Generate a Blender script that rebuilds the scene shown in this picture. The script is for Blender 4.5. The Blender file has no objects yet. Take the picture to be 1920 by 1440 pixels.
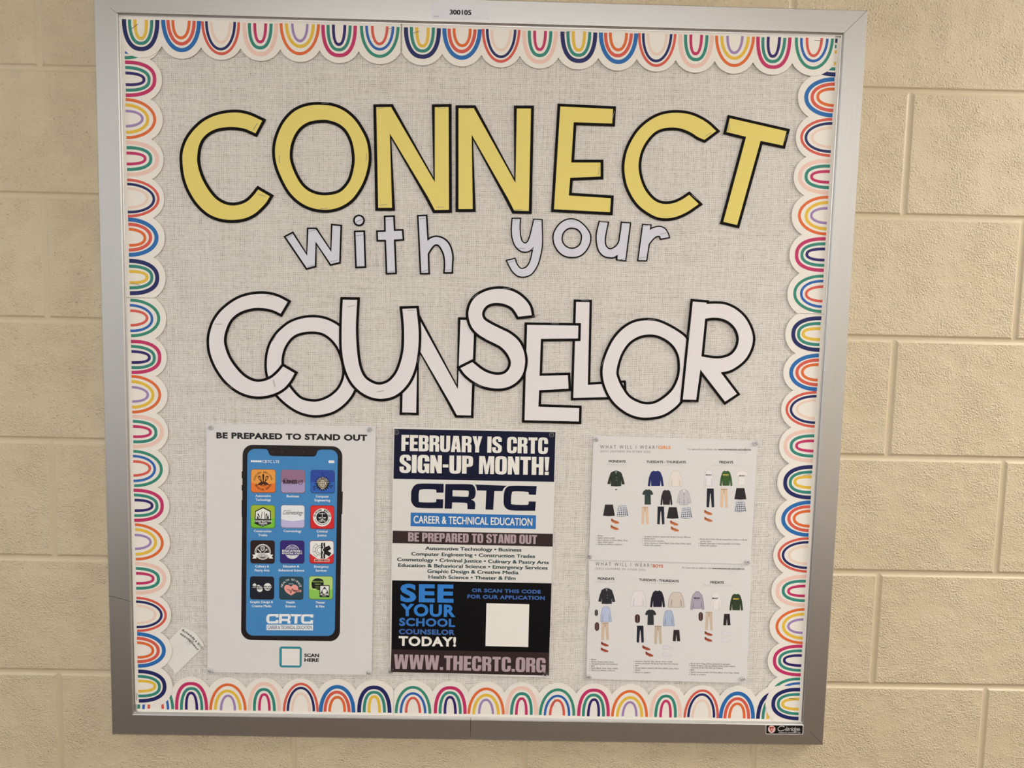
import bpy, math, random
from mathutils import Vector, Matrix
from mathutils.geometry import tessellate_polygon
random.seed(7)
SC = bpy.context.scene
COL = SC.collection

# ------------------------------------------------------------------ camera
OX, OZ = -0.717, 2.032                      # board-fit coordinates -> room coordinates (floor at z = 0)
CAM = Vector((0.76160 + OX, -1.19781, -0.39857 + OZ))
ROWS = (Vector((0.99969199, -0.01066166, 0.02241101)),       # right
        Vector((0.02145729, -0.08243353, -0.99636554)),      # down
        Vector((0.01247033, 0.99653953, -0.08217937)))       # forward
F = 1333.816                                 # focal length in pixels of a 1920 wide frame
cd = bpy.data.cameras.new('camera'); cam = bpy.data.objects.new('camera', cd); COL.objects.link(cam)
cd.sensor_fit = 'HORIZONTAL'; cd.sensor_width = 36; cd.lens = F / 1920 * 36; cd.clip_start = 0.01
m = Matrix.Identity(4)
for i in range(3):
    m[i][0] = ROWS[0][i]; m[i][1] = -ROWS[1][i]; m[i][2] = -ROWS[2][i]; m[i][3] = CAM[i]
cam.matrix_world = m
SC.camera = cam

# ------------------------------------------------------------------ light and exposure
SC.view_settings.view_transform = 'Standard'; SC.view_settings.look = 'None'
SC.view_settings.gamma = 1; SC.view_settings.use_curve_mapping = False
SC.view_settings.exposure = 0.10
w = bpy.data.worlds.new('world'); SC.world = w; w.use_nodes = True
bg = w.node_tree.nodes['Background']; bg.inputs[0].default_value = (1.0, 0.93, 0.85, 1); bg.inputs[1].default_value = 0.40

def area(name, loc, target, sx, sy, power, col):
    l = bpy.data.lights.new(name, 'AREA'); l.shape = 'RECTANGLE'; l.size = sx; l.size_y = sy
    l.energy = power; l.color = col
    o = bpy.data.objects.new(name, l); COL.objects.link(o); o.location = loc
    d = Vector(target) - Vector(loc); o.rotation_euler = d.to_track_quat('-Z', 'Y').to_euler()
    return o
area('ceiling_lamp_right', (2.35, -0.75, 2.62), (2.35, -0.75, 0), 1.2, 0.6, 54, (1.0, 0.985, 0.955))
area('fill_lamp_middle', (0.05, -2.6, 2.62), (0.05, -2.6, 0), 2.6, 0.35, 46, (0.965, 0.99, 1.0))  # added fill, brightens the unseen opposite wall that the frame mirrors
area('ceiling_lamp_left', (-2.3, -0.95, 2.62), (-2.3, -0.95, 0), 1.2, 0.6, 9, (0.95, 0.99, 1.0))
area('daylight_left', (-3.0, -1.9, 1.55), (0, -1.4, 1.5), 1.6, 1.9, 10, (0.80, 0.92, 1.0))

# ------------------------------------------------------------------ helpers
def P(px, py, a, bz=0.0, cx=0.0):
    """point of the photograph (1920x1440) on the plane y = a + bz*z + cx*x of the room"""
    d = ROWS[0] * ((px - 960) / F) + ROWS[1] * ((py - 720) / F) + ROWS[2]
    t = (a + bz * CAM.z + cx * CAM.x - CAM.y) / (d.y - bz * d.z - cx * d.x)
    return CAM + d * t

def lin(c):
    c = c / 255.0
    return c / 12.92 if c <= 0.04045 else ((c + 0.055) / 1.055) ** 2.4
MATS = {}
def paint(r, g, b, rough=0.55, k=1.28, spec=0.35):
    key = (r, g, b, rough, k)
    if key in MATS: return MATS[key]
    mt = bpy.data.materials.new('print_%d_%d_%d' % (r, g, b)); mt.use_nodes = True
    bs = mt.node_tree.nodes['Principled BSDF']
    bs.inputs['Base Color'].default_value = tuple(min(0.9, lin(c) * k) for c in (r, g, b)) + (1,)
    bs.inputs['Roughness'].default_value = rough
    bs.inputs['Specular IOR Level'].default_value = spec
    MATS[key] = mt
    return mt

class NT:
    def __init__(s, name):
        s.m = bpy.data.materials.new(name); s.m.use_nodes = True; s.t = s.m.node_tree
        s.b = s.t.nodes['Principled BSDF']
    def n(s, typ, **kw):
        x = s.t.nodes.new(typ)
        for k, v in kw.items(): setattr(x, k, v)
        return x
    def l(s, a, b): s.t.links.new(a, b)
    def math(s, op, a, b=None, c=None):
        x = s.n('ShaderNodeMath', operation=op)
        for i, v in enumerate((a, b, c)):
            if v is None: continue
            if isinstance(v, (int, float)): x.inputs[i].default_value = v
            else: s.l(v, x.inputs[i])
        return x.outputs[0]
    def noise(s, vec, scale, detail=2, rough=0.5):
        x = s.n('ShaderNodeTexNoise'); x.inputs['Scale'].default_value = scale
        x.inputs['Detail'].default_value = detail; x.inputs['Roughness'].default_value = rough
        s.l(vec, x.inputs['Vector']); return x.outputs['Fac']
    def pos(s): return s.n('ShaderNodeNewGeometry').outputs['Position']
    def scale(s, vec, v):
        x = s.n('ShaderNodeVectorMath', operation='MULTIPLY'); s.l(vec, x.inputs[0]); x.inputs[1].default_value = v
        return x.outputs[0]
    def ramp(s, f, stops):
        x = s.n('ShaderNodeValToRGB'); e = x.color_ramp.elements
        e[0].position, e[0].color = stops[0]; e[1].position, e[1].color = stops[-1]
        for p, c in stops[1:-1]:
            q = e.new(p); q.color = c
        s.l(f, x.inputs[0]); return x.outputs[0]
    def bump(s, h, dist, strength=1.0):
        x = s.n('ShaderNodeBump'); x.inputs['Distance'].default_value = dist; x.inputs['Strength'].default_value = strength
        s.l(h, x.inputs['Height']); s.l(x.outputs[0], s.b.inputs['Normal'])

def C(r, g, b, k=1.0): return tuple(min(0.95, lin(c) * k) for c in (r, g, b)) + (1,)

def wall_mat(textured):
    t = NT('painted_block' if textured else 'painted_mortar'); p = t.pos()
    big = t.noise(p, 5, 2)
    if textured:
        n1 = t.noise(p, 330, 2, 0.5); n2 = t.noise(p, 640, 2, 0.5)
        patch = t.n('ShaderNodeMapRange'); patch.interpolation_type = 'SMOOTHSTEP'
        t.l(t.noise(p, 17, 3, 0.6), patch.inputs[0]); patch.inputs[1].default_value = 0.33; patch.inputs[2].default_value = 0.66
        patch.inputs[3].default_value = 0.25; patch.inputs[4].default_value = 1.2
        v = t.n('ShaderNodeTexVoronoi'); v.inputs['Scale'].default_value = 210; t.l(p, v.inputs['Vector'])
        vr = t.n('ShaderNodeSeparateColor'); t.l(v.outputs['Color'], vr.inputs[0])
        pit = t.math('MULTIPLY', t.math('SUBTRACT', 1.0, t.math('SMOOTH_MIN', 1.0, t.math('MULTIPLY', v.outputs['Distance'], 3.0), 0.1)),
                     t.math('GREATER_THAN', vr.outputs[0], 0.80))
        h = t.math('ADD', t.math('MULTIPLY', n1, patch.outputs[0]), t.math('MULTIPLY', n2, 0.40))
        h = t.math('SUBTRACT', h, t.math('MULTIPLY', pit, 0.5))
        t.bump(h, 0.0029, 1.0)
    else:
        t.bump(t.noise(p, 60, 3), 0.0015, 0.7)
    kk = 1.03 if textured else 0.95
    t.l(t.ramp(big, [(0.25, C(206, 188, 156, kk)), (0.75, C(213, 196, 166, kk))]), t.b.inputs['Base Color'])
    t.b.inputs['Roughness'].default_value = 0.42
    return t.m

def fabric_mat():
    t = NT('burlap_weave'); p = t.pos()
    wob = t.noise(p, 60, 2); wob2 = t.noise(t.scale(p, (1, 1, 1)), 37, 2)
    sep = t.n('ShaderNodeSeparateXYZ'); t.l(p, sep.inputs[0])
    fr = 2 * math.pi / 0.0030
    sx = t.math('SINE', t.math('ADD', t.math('MULTIPLY', sep.outputs[0], fr), t.math('MULTIPLY', wob, 5.5)))
    sz = t.math('SINE', t.math('ADD', t.math('MULTIPLY', sep.outputs[2], fr), t.math('MULTIPLY', wob2, 5.5)))
    gx = t.math('POWER', t.math('MULTIPLY_ADD', sx, 0.5, 0.5), 0.7); gz = t.math('MULTIPLY_ADD', sz, 0.5, 0.5)
    miss = t.math('MULTIPLY_ADD', t.noise(p, 170, 2, 0.6), 2.6, -0.55)
    gap = t.math('MULTIPLY', t.math('MULTIPLY', gx, gz), miss)         # 1 in the hole between the threads
    hor = t.noise(t.scale(p, (14, 14, 300)), 1.0, 3, 0.6); ver = t.noise(t.scale(p, (300, 14, 14)), 1.0, 3, 0.6)
    streak = t.math('ADD', t.math('MULTIPLY', hor, 0.5), t.math('MULTIPLY', ver, 0.5))
    fine = t.noise(p, 900, 1)
    f = t.math('SUBTRACT', t.math('MULTIPLY_ADD', streak, 0.95, 0.40), t.math('MULTIPLY', t.math('POWER', t.math('MAXIMUM', gap, 0.0), 1.35), 0.56))
    f = t.math('ADD', f, t.math('MULTIPLY_ADD', fine, 0.3, -0.15))
    t.l(t.ramp(f, [(0.15, C(108, 97, 84)), (0.52, C(188, 180, 171, 1.12)), (0.90, C(219, 213, 206, 1.12))]), t.b.inputs['Base Color'])
    t.b.inputs['Roughness'].default_value = 0.9; t.b.inputs['Specular IOR Level'].default_value = 0.1
    t.bump(t.math('SUBTRACT', 1.0, gap), 0.0006, 0.6)
    return t.m

def metal_mat(horizontal):
    t = NT('brushed_aluminium'); p = t.pos()
    s = (8, 900, 900) if horizontal else (900, 900, 8)
    n = t.noise(t.scale(p, s), 1.0, 3, 0.6)
    t.b.inputs['Metallic'].default_value = 1.0
    t.l(t.ramp(n, [(0.3, C(205, 203, 201)), (0.7, C(209, 207, 205))]), t.b.inputs['Base Color'])
    t.l(t.math('MULTIPLY_ADD', n, 0.05, 0.36), t.b.inputs['Roughness'])
    return t.m

def simple(name, col, rough, metallic=0.0, noise=None):
    t = NT(name)
    if noise:
        t.l(t.ramp(t.noise(t.pos(), noise, 3), [(0.3, tuple(c * 0.9 for c in col[:3]) + (1,)), (0.7, col)]), t.b.inputs['Base Color'])
    else: t.b.inputs['Base Color'].default_value = col
    t.b.inputs['Roughness'].default_value = rough; t.b.inputs['Metallic'].default_value = metallic
    return t.m

M_WALL = wall_mat(True); M_MORTAR = wall_mat(False); M_FABRIC = fabric_mat(); M_RAILH = metal_mat(True); M_RAILV = metal_mat(False)
M_STAPLE = simple('staple_steel', (0.24, 0.235, 0.23, 1), 0.45, 1.0)
M_SEAM = simple('seam_shadow_gap', (0.05, 0.045, 0.04, 1), 0.8)
tp = NT('clear_plastic')
tr = tp.n('ShaderNodeBsdfTransparent'); tr.inputs[0].default_value = (0.975, 0.98, 0.985, 1)
gl = tp.n('ShaderNodeBsdfGlossy'); gl.inputs[0].default_value = (1, 1, 1, 1); gl.inputs[1].default_value = 0.12
lw = tp.n('ShaderNodeLayerWeight'); lw.inputs[0].default_value = 0.26
mx = tp.n('ShaderNodeMixShader'); tp.l(lw.outputs['Fresnel'], mx.inputs[0]); tp.l(tr.outputs[0], mx.inputs[1]); tp.l(gl.outputs[0], mx.inputs[2])
tp.l(mx.outputs[0], tp.t.nodes['Material Output'].inputs['Surface'])
M_PLASTIC = tp.m
M_PIN = simple('pin_steel', (0.6, 0.6, 0.6, 1), 0.25, 1.0)

def spline(pts, closed=True, step=6):
    """points (x, y[, 1]); a third item marks a sharp corner; the rest is a smooth Catmull-Rom run"""
    n = len(pts); out = []
    rng = range(n) if closed else range(n - 1)
    for i in rng:
        p1, p2 = pts[i], pts[(i + 1) % n]
        c1, c2 = len(p1) > 2, len(p2) > 2
        out.append((p1[0], p1[1]))
        if c1 and c2: continue
        p0 = pts[(i - 1) % n] if closed or i > 0 else p1
        p3 = pts[(i + 2) % n] if closed or i + 2 < n else p2
        if c1: p0 = (2 * p1[0] - p2[0], 2 * p1[1] - p2[1])
        if c2: p3 = (2 * p2[0] - p1[0], 2 * p2[1] - p1[1])
        for k in range(1, step):
            t = k / step; t2 = t * t; t3 = t2 * t
            q = [0.5 * (2 * p1[j] + (p2[j] - p0[j]) * t + (2 * p0[j] - 5 * p1[j] + 4 * p2[j] - p3[j]) * t2
                 + (3 * p1[j] - p0[j] - 3 * p2[j] + p3[j]) * t3) for j in (0, 1)]
            out.append(tuple(q))
    if not closed: out.append((pts[-1][0], pts[-1][1]))
    return out

def sarea(c): return 0.5 * sum(c[i][0] * c[(i + 1) % len(c)][1] - c[(i + 1) % len(c)][0] * c[i][1] for i in range(len(c)))

def offset(c, d):
    """mitred offset of a closed outline; d > 0 grows a solid outline (and shrinks a hole given d < 0)"""
    if sarea(c) < 0: c = c[::-1]
    n = len(c); out = []
    for i in range(n):
        a, b, e = Vector(c[i - 1]), Vector(c[i]), Vector(c[(i + 1) % n])
        u, v = (b - a), (e - b)
        if u.length < 1e-6 or v.length < 1e-6: continue
        u.normalize(); v.normalize()
        n1, n2 = Vector((u.y, -u.x)), Vector((v.y, -v.x))
        s = n1 + n2
        if s.length < 1e-3: s = n1
        s = s / max(0.30, s.dot(n1)) if s.length > 0 else n1
        s = s.normalized() * min(s.length, 3.6)
        out.append((b.x + s.x * d, b.y + s.y * d))
    return out

class MB:
    """collects shapes and links them as ONE mesh object"""
    def __init__(s): s.v = []; s.f = []; s.mi = []; s.m = []
    def mat(s, m):
        if m not in s.m: s.m.append(m)
        return s.m.index(m)
    def face(s, pts, m):
        b = len(s.v); s.v += [tuple(p) for p in pts]; s.f.append(tuple(range(b, b + len(pts)))); s.mi.append(s.mat(m))
    def flat(s, loops, m, thick=0.0):
        """loops of 3-D points, outer first, then holes, facing the room; thick > 0 gives them a back and edges"""
        L = [[Vector(p) for p in lp] for lp in loops]
        tri = tessellate_polygon([[Vector((p.x, p.z, 0)) for p in lp] for lp in L])
        allp = [p for lp in L for p in lp]
        b = len(s.v); mi = s.mat(m); s.v += [tuple(p) for p in allp]
        for t in tri:
            a0, a1, a2 = (allp[i] for i in t)
            nrm = (a1 - a0).cross(a2 - a0)
            t = tuple(t) if nrm.y < 0 else tuple(reversed(t))
            s.f.append(tuple(b + i for i in t)); s.mi.append(mi)
        if thick > 0:
            b2 = len(s.v); s.v += [(p.x, p.y + thick, p.z) for p in allp]
            for t in tri:
                a0, a1, a2 = (allp[i] for i in t)
                nrm = (a1 - a0).cross(a2 - a0)
                t = tuple(t) if nrm.y > 0 else tuple(reversed(t))
                s.f.append(tuple(b2 + i for i in t)); s.mi.append(mi)
            o = 0
            for k, lp in enumerate(L):
                n = len(lp)
                ccw = sum(lp[i].x * lp[(i + 1) % n].z - lp[(i + 1) % n].x * lp[i].z for i in range(n)) > 0
                for i in range(n):
                    j = (i + 1) % n
                    q = (b + o + i, b2 + o + i, b2 + o + j, b + o + j)
                    if ccw != (k > 0): q = tuple(reversed(q)) if False else q
                    s.f.append(q); s.mi.append(mi)
                o += n
    def box(s, x0, x1, y0, y1, z0, z1, m):
        p = [(x, y, z) for x in (x0, x1) for y in (y0, y1) for z in (z0, z1)]
        for q in ((0, 1, 3, 2), (4, 6, 7, 5), (0, 4, 5, 1), (2, 3, 7, 6), (0, 2, 6, 4), (1, 5, 7, 3)):
            s.face([p[i] for i in q], m)
    def build(s, name, parent=None, origin=(0, 0, 0), smooth=False):
        me = bpy.data.meshes.new(name)
        me.from_pydata([(x - origin[0], y - origin[1], z - origin[2]) for x, y, z in s.v], [], s.f)
        for m in s.m: me.materials.append(m)
        for p, i in zip(me.polygons, s.mi): p.material_index = i; p.use_smooth = smooth
        me.validate(); me.update()
        o = bpy.data.objects.new(name, me); COL.objects.link(o)
        if parent: o.parent = parent
        else: o.location = origin
        return o

def tag(o, label, cat, group=None, kind=None):
    if label: o['label'] = label
    if cat: o['category'] = cat
    if group: o['group'] = group
    if kind: o['kind'] = kind
    return o
def empty(name, loc, label, cat, group=None):
    o = bpy.data.objects.new(name, None); COL.objects.link(o); o.location = loc; o.empty_display_size = 0.02
    return tag(o, label, cat, group)

# ---- lettering (the built-in font, turned into mesh)
TXT = {}
def glyphs(string, bold, space):
    """(vertices, faces); a bold line is printed several times, each pass a hair above the last"""
    key = (string, bold, space)
    if key in TXT: return TXT[key]
    cu = bpy.data.curves.new('lettering', 'FONT'); cu.body = string; cu.size = 1.0; thick = bold >= 0.038 and not set(string) & set('MWQmw')
    cu.offset = bold if thick else min(bold, 0.0)
    cu.space_character = space; cu.resolution_u = 4
    ob = bpy.data.objects.new('lettering', cu); COL.objects.link(ob)
    dg = bpy.context.evaluated_depsgraph_get()
    me = bpy.data.meshes.new_from_object(ob.evaluated_get(dg))
    v0 = [tuple(x.co) for x in me.vertices]; f0 = [tuple(p.vertices) for p in me.polygons]
    bpy.data.meshes.remove(me); bpy.data.objects.remove(ob); bpy.data.curves.remove(cu)
    v, f = [], []
    passes = [(0, 0)] if bold <= 0 or thick else [(-bold, -bold * .7), (bold, -bold * .7), (bold, bold * .7), (-bold, bold * .7)]
    for i, (dx, dy) in enumerate(passes):
        n = len(v); v += [(x + dx, y + dy, i * 8e-6) for x, y, z in v0]; f += [tuple(n + q for q in p) for p in f0]
    TXT[key] = (v, f)
    return TXT[key]
glyph_cap = max(y for x, y, z in glyphs('H', 0.0, 1.0)[0])
# heavy condensed capitals, drawn on a unit high box (width first; then outline, then holes; * marks a corner)
_a = lambda t: [tuple(float(q) for q in c.rstrip('*').split(',')) + ((1,) if c.endswith('*') else ()) for c in t.split()]
_k = lambda t: _a(' '.join(c + '*' for c in t.split()))
_SLOT = _a('.22,.24* .22,.78* .235,.83 .28,.85 .325,.83 .34,.78* .34,.24* .325,.17 .28,.15 .235,.17')
HEAVY = {
 'I': (.23, [_k('0,0 .23,0 .23,1 0,1')]), '-': (.27, [_k('0,.33 .27,.33 .27,.50 0,.50')]), '.': (.19, [_k('0,0 .19,0 .19,.20 0,.20')]),
 '!': (.23, [_k('.02,0 .21,0 .21,.18 .02,.18')], [_k('.05,.24 .18,.24 .23,1 0,1')]),
 'F': (.43, [_k('0,0 .22,0 .22,.40 .40,.40 .40,.57 .22,.57 .22,.82 .43,.82 .43,1 0,1')]),
 'E': (.45, [_k('0,0 .45,0 .45,.18 .22,.18 .22,.42 .42,.42 .42,.59 .22,.59 .22,.82 .45,.82 .45,1 0,1')]),
 'T': (.50, [_k('.14,0 .36,0 .36,.82 .50,.82 .50,1 0,1 0,.82 .14,.82')]),
 'H': (.56, [_k('0,0 .22,0 .22,.42 .34,.42 .34,0 .56,0 .56,1 .34,1 .34,.60 .22,.60 .22,1 0,1')]),
 'N': (.55, [_k('0,0 .20,0 .20,.46 .34,0 .55,0 .55,1 .35,1 .35,.56 .21,1 0,1')]),
 'M': (.72, [_k('0,0 .19,0 .19,.66 .29,0 .43,0 .53,.68 .53,0 .72,0 .72,1 .45,1 .365,.46 .27,1 0,1')]),
 'W': (.86, [_k('.10,0 .34,0 .43,.58 .52,0 .76,0 .86,1 .66,1 .62,.42 .535,1 .33,1 .25,.42 .20,1 0,1')]),
 'Y': (.54, [_k('.16,0 .38,0 .38,.36 .54,1 .32,1 .27,.62 .22,1 0,1 .16,.36')]),
 'A': (.56, [_k('0,0 .22,0 .235,.18 .325,.18 .34,0 .56,0 .43,1 .13,1'), _k('.245,.34 .315,.34 .28,.72')]),
 'U': (.56, [_a('0,1* .22,1* .22,.24* .235,.17 .28,.15 .325,.17 .34,.24* .34,1* .56,1* .56,.26* .53,.09 .44,.01 .28,-.012 .12,.01 .03,.09 0,.26*')]),
 'O': (.56, [_a('0,.26* .03,.09 .12,.01 .28,-.012 .44,.01 .53,.09 .56,.26* .56,.74* .53,.91 .44,.99 .28,1.012 .12,.99 .03,.91 0,.74*'), _SLOT]),
 'C': (.55, [_a('.34,.40* .34,.24* .325,.17 .28,.15 .235,.17 .22,.24* .22,.78* .235,.83 .28,.85 .325,.83 .34,.78* .34,.61* .55,.61* .55,.74* .52,.91 .43,.99 .28,1.012 .12,.99 .03,.91 0,.74* 0,.26* .03,.09 .12,.01 .28,-.012 .43,.01 .52,.09 .55,.26* .55,.40*')]),
 'G': (.56, [_a('.34,.38* .34,.24* .325,.17 .28,.15 .235,.17 .22,.24* .22,.78* .235,.83 .28,.85 .325,.83 .34,.78* .34,.65* .56,.65* .56,.74* .53,.91 .44,.99 .28,1.012 .12,.99 .03,.91 0,.74* 0,.26* .03,.09 .12,.01 .25,-.012 .34,.02 .40,.09* .42,0* .56,0* .56,.53* .29,.53* .29,.38*')]),
 'S': (.54, [_a('.33,.68* .33,.79 .30,.85 .24,.85 .21,.79 .21,.73 .25,.66 .42,.52 .52,.42 .54,.26 .51,.09 .40,.0 .26,-.012 .11,.01 .02,.10 0,.24 0,.34* .21,.34* .21,.20 .24,.15 .30,.15 .33,.21 .33,.29 .28,.37 .12,.48 .02,.60 0,.74 .04,.91 .14,.99 .28,1.012 .43,.99 .52,.89 .53,.74 .53,.68*')]),
 'D': (.55, [_a('0,0* .28,0* .44,.02 .53,.10 .55,.26* .55,.74* .53,.90 .44,.98 .28,1* 0,1*'), _a('.22,.17* .28,.17* .32,.20 .33,.27* .33,.73* .32,.80 .28,.83* .22,.83*')]),
 'P': (.52, [_a('0,0* .22,0* .22,.38* .28,.38* .42,.40 .50,.47 .52,.60* .52,.78* .50,.91 .42,.98 .28,1* 0,1*'), _a('.22,.54* .27,.54* .305,.57 .31,.63* .31,.77* .305,.82 .27,.84* .22,.84*')]),
 'R': (.55, [_a('0,0* .22,0* .22,.42* .27,.42* .31,.40 .325,.34* .33,0* .54,0* .54,.34* .53,.46 .45,.53* .52,.60 .54,.69* .54,.78* .52,.92 .42,.98 .28,1* 0,1*'), _a('.22,.58* .27,.58* .32,.61 .33,.67* .33,.77* .32,.82 .27,.84* .22,.84*')]),
 'B': (.55, [_a('0,0* .28,0* .44,.02 .53,.09 .55,.22* .55,.36* .53,.47 .45,.52* .52,.58 .54,.67* .54,.79* .52,.92 .42,.98 .28,1* 0,1*'), _a('.22,.60* .27,.60* .32,.62 .33,.68* .33,.77* .32,.82 .27,.84* .22,.84*'), _a('.22,.16* .27,.16* .325,.18 .335,.24* .335,.37* .325,.42 .27,.44* .22,.44*')]),
}

class Sheet:
    """draws flat print on a tilted sheet; coordinates are photograph pixels seen through a crop (ox, oy, scale)"""
    def __init__(s, a, bz=0.0, cx=0.0): s.a, s.bz, s.cx = a, bz, cx; s.k = (0, 0, 1)
    def crop(s, ox, oy, sc): s.k = (ox, oy, sc); return s
    def p(s, x, y, lift=0.0):
        return P(s.k[0] + x / s.k[2], s.k[1] + y / s.k[2], s.a - lift, s.bz, s.cx)
    def poly(s, mb, pts, m, lift, thick=0.0, holes=(), smooth=True):
        loops = [[s.p(x, y, lift) for x, y in spline(c)] for c in [pts] + list(holes)]
        mb.flat(loops, m, thick)
    def corners(s, mb, pts, m, lift, thick=0.0, holes=()):
        mb.flat([[s.p(q[0], q[1], lift) for q in c] for c in [pts] + list(holes)], m, thick)
    def rr(s, mb, q, r, m, lift, thick=0.0, n=5):
        """quad q (tl, tr, br, bl) with round corners of radius r (same units)"""
        wd = math.hypot(q[1][0] - q[0][0], q[1][1] - q[0][1]); ht = math.hypot(q[3][0] - q[0][0], q[3][1] - q[0][1])
        a, b = r / wd, r / ht; uv = []
        for cu_, cv_, a0 in ((1 - a, b, -90), (1 - a, 1 - b, 0), (a, 1 - b, 90), (a, b, 180)):
            for i in range(n + 1):
                t = math.radians(a0 + 90 * i / n); uv.append((cu_ + a * math.cos(t), cv_ + b * math.sin(t)))
        pts = []
        for u, v in uv:
            pts.append(tuple((q[0][j] * (1 - u) + q[1][j] * u) * (1 - v) + (q[3][j] * (1 - u) + q[2][j] * u) * v for j in (0, 1)))
        s.corners(mb, pts, m, lift, thick)
    def box(s, mb, x0, y0, x1, y1, m, lift, r=0, slope=0.02):
        d = (x1 - x0) * slope
        q = [(x0, y0), (x1, y0 + d), (x1, y1 + d), (x0, y1)]
        if r: s.rr(mb, q, r, m, lift)
        else: s.corners(mb, q, m, lift)
    def disc(s, mb, x, y, r, m, lift, hole=0, n=28, ry=None):
        c = [(x + r * math.cos(2 * math.pi * i / n), y + (ry or r) * math.sin(2 * math.pi * i / n)) for i in range(n)]
        h = [[(x + hole * math.cos(2 * math.pi * i / n), y + hole * (ry or r) / r * math.sin(2 * math.pi * i / n)) for i in range(n)]] if hole else []
        s.corners(mb, c, m, lift, 0, h)
    def line(s, mb, pts, wd, m, lift):
        for i, (a, b) in enumerate(zip(pts, pts[1:])):
            dx, dy = b[0] - a[0], b[1] - a[1]; L = math.hypot(dx, dy) or 1
            nx, ny = -dy / L * wd / 2, dx / L * wd / 2
            s.corners(mb, [(a[0] + nx, a[1] + ny), (b[0] + nx, b[1] + ny), (b[0] - nx, b[1] - ny), (a[0] - nx, a[1] - ny)], m, lift + i * 3e-6)
    def text(s, mb, string, A, B, cap, m, lift, bold=0.0, space=1.0, shear=0.0):
        """baseline from A to B (B None: natural width), capitals cap units high"""
        v, f = glyphs(string, bold, space)
        x0 = min(q[0] for q in v); x1 = max(q[0] for q in v)
        pa = s.p(A[0], A[1], lift)
        up = s.p(A[0], A[1] - cap, lift)
        grow = max(0, bold) * (1.0 if len(v) else 1)
        h = (up - pa).length / (glyph_cap + 1.6 * grow)
        if B is None:
            pe = s.p(A[0] + 100, A[1] + 1.8, lift); ex = (pe - pa).normalized(); sx = h
        else:
            pb = s.p(B[0], B[1], lift); ex = pb - pa; sx = ex.length / (x1 - x0); ex.normalize()
        ez = Vector((-ex.z, 0, ex.x)); ez = (ez + Vector((0, s.bz * ez.z + s.cx * ez.x, 0))).normalized()
        b = len(mb.v); mi = mb.mat(m)
        bd = grow * .8
        for x, y, z in v: mb.v.append(tuple(pa + ex * ((x - x0) * sx + shear * y * h) + ez * ((y + bd) * h) - Vector((0, z, 0))))
        for q in f:
            mb.f.append(tuple(b + i for i in q)); mb.mi.append(mi)
    def heavy(s, mb, string, A, B, cap, m, lift, gap=0.045):
        """heavy condensed capitals, baseline from A to B"""
        tot = 0.0
        for ch in string: tot += (0.20 if ch == ' ' else HEAVY[ch][0]) + gap
        tot -= gap
        ex = (B[0] - A[0]) / tot; ey = (B[1] - A[1]) / tot; x = 0.0
        for ch in string:
            if ch == ' ': x += 0.20 + gap; continue
            g = HEAVY[ch]
            for loops in g[1:]:
                L = [[(A[0] + (x + u) * ex + 0.018 * v * cap, A[1] + (x + u) * ey - v * cap) for u, v in spline(c, True, 4)] for c in loops]
                s.corners(mb, L[0], m, lift, 0, L[1:])
            x += g[0] + gap
    def arc_text(s, mb, string, cx, cy, r, a0, a1, cap, m, lift, bold=0.03, inside=False):
        """letters spaced round a circle from angle a0 to a1 (degrees, 0 = right, 90 = up)"""
        n = len(string)
        for i, ch in enumerate(string):
            if ch == ' ': continue
            t = math.radians(a0 + (a1 - a0) * i / max(1, n - 1))
            x, y = cx + r * math.cos(t), cy - r * math.sin(t)
            tx, ty = (math.sin(t), math.cos(t)) if not inside else (-math.sin(t), -math.cos(t))
            hw = cap * (0.08 if ch in 'I1' else 0.38)
            s.text(mb, ch, (x - tx * hw, y - ty * hw), (x + tx * hw, y + ty * hw), cap, m, lift, bold)

# ------------------------------------------------------------------ the room
def structure(o): o['kind'] = 'structure'; return o
PITCH = 0.2032
def build_wall():
    mb = MB()
    x0, x1 = -3.2, 3.2
    rings = ((0.0, 0.0026), (0.0024, 0.0024), (0.0042, 0.0017), (0.0053, 0.0006), (0.0066, 0.0))
    mb.face([(x0, 0.15, 0), (x0, 0.15, 2.66), (x1, 0.15, 2.66), (x1, 0.15, 0)], M_WALL)
    for row in range(0, 14):
        zc0 = row * PITCH; zc1 = zc0 + PITCH
        if zc1 > 2.70: continue
        k = 10 - 1 - row                    # course index below joint 0 is k >= 0 between joints k and k+1
        off = OX + (PITCH if k % 2 == 0 else 0.0)
        for i in range(-8, 9):
            a = off + i * 2 * PITCH; b = a + 2 * PITCH
            if a < x0 or b > x1: continue
            lp = []
            for g, y in rings:
                lp.append([(a + g, y, zc0 + g), (b - g, y, zc0 + g), (b - g, y, zc1 - g), (a + g, y, zc1 - g)])
            for r in range(len(lp) - 1):
                for j in range(4):
                    n = (j + 1) % 4
                    mb.face([lp[r][j], lp[r][n], lp[r + 1][n], lp[r + 1][j]], M_MORTAR)
            mb.face(lp[-1], M_WALL)
    return structure(mb.build('wall_back'))
build_wall()
mb = MB(); mb.box(-3.2, 3.2, -2.9, 0.15, -0.1, 0, simple('brown_floor_tile', (0.085, 0.043, 0.019, 1), 0.75, noise=6)); structure(mb.build('floor'))
mb = MB(); mb.box(-3.2, 3.2, -2.9, 0.15, 2.66, 2.74, simple('ceiling_tile', (0.80, 0.79, 0.77, 1), 0.9, noise=20)); structure(mb.build('ceiling'))
mb = MB(); mb.box(-3.2, 3.2, -3.0, -2.9, 0, 2.66, simple('pale_paint', (0.78, 0.75, 0.71, 1), 0.6, noise=4)); structure(mb.build('wall_front'))
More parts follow.
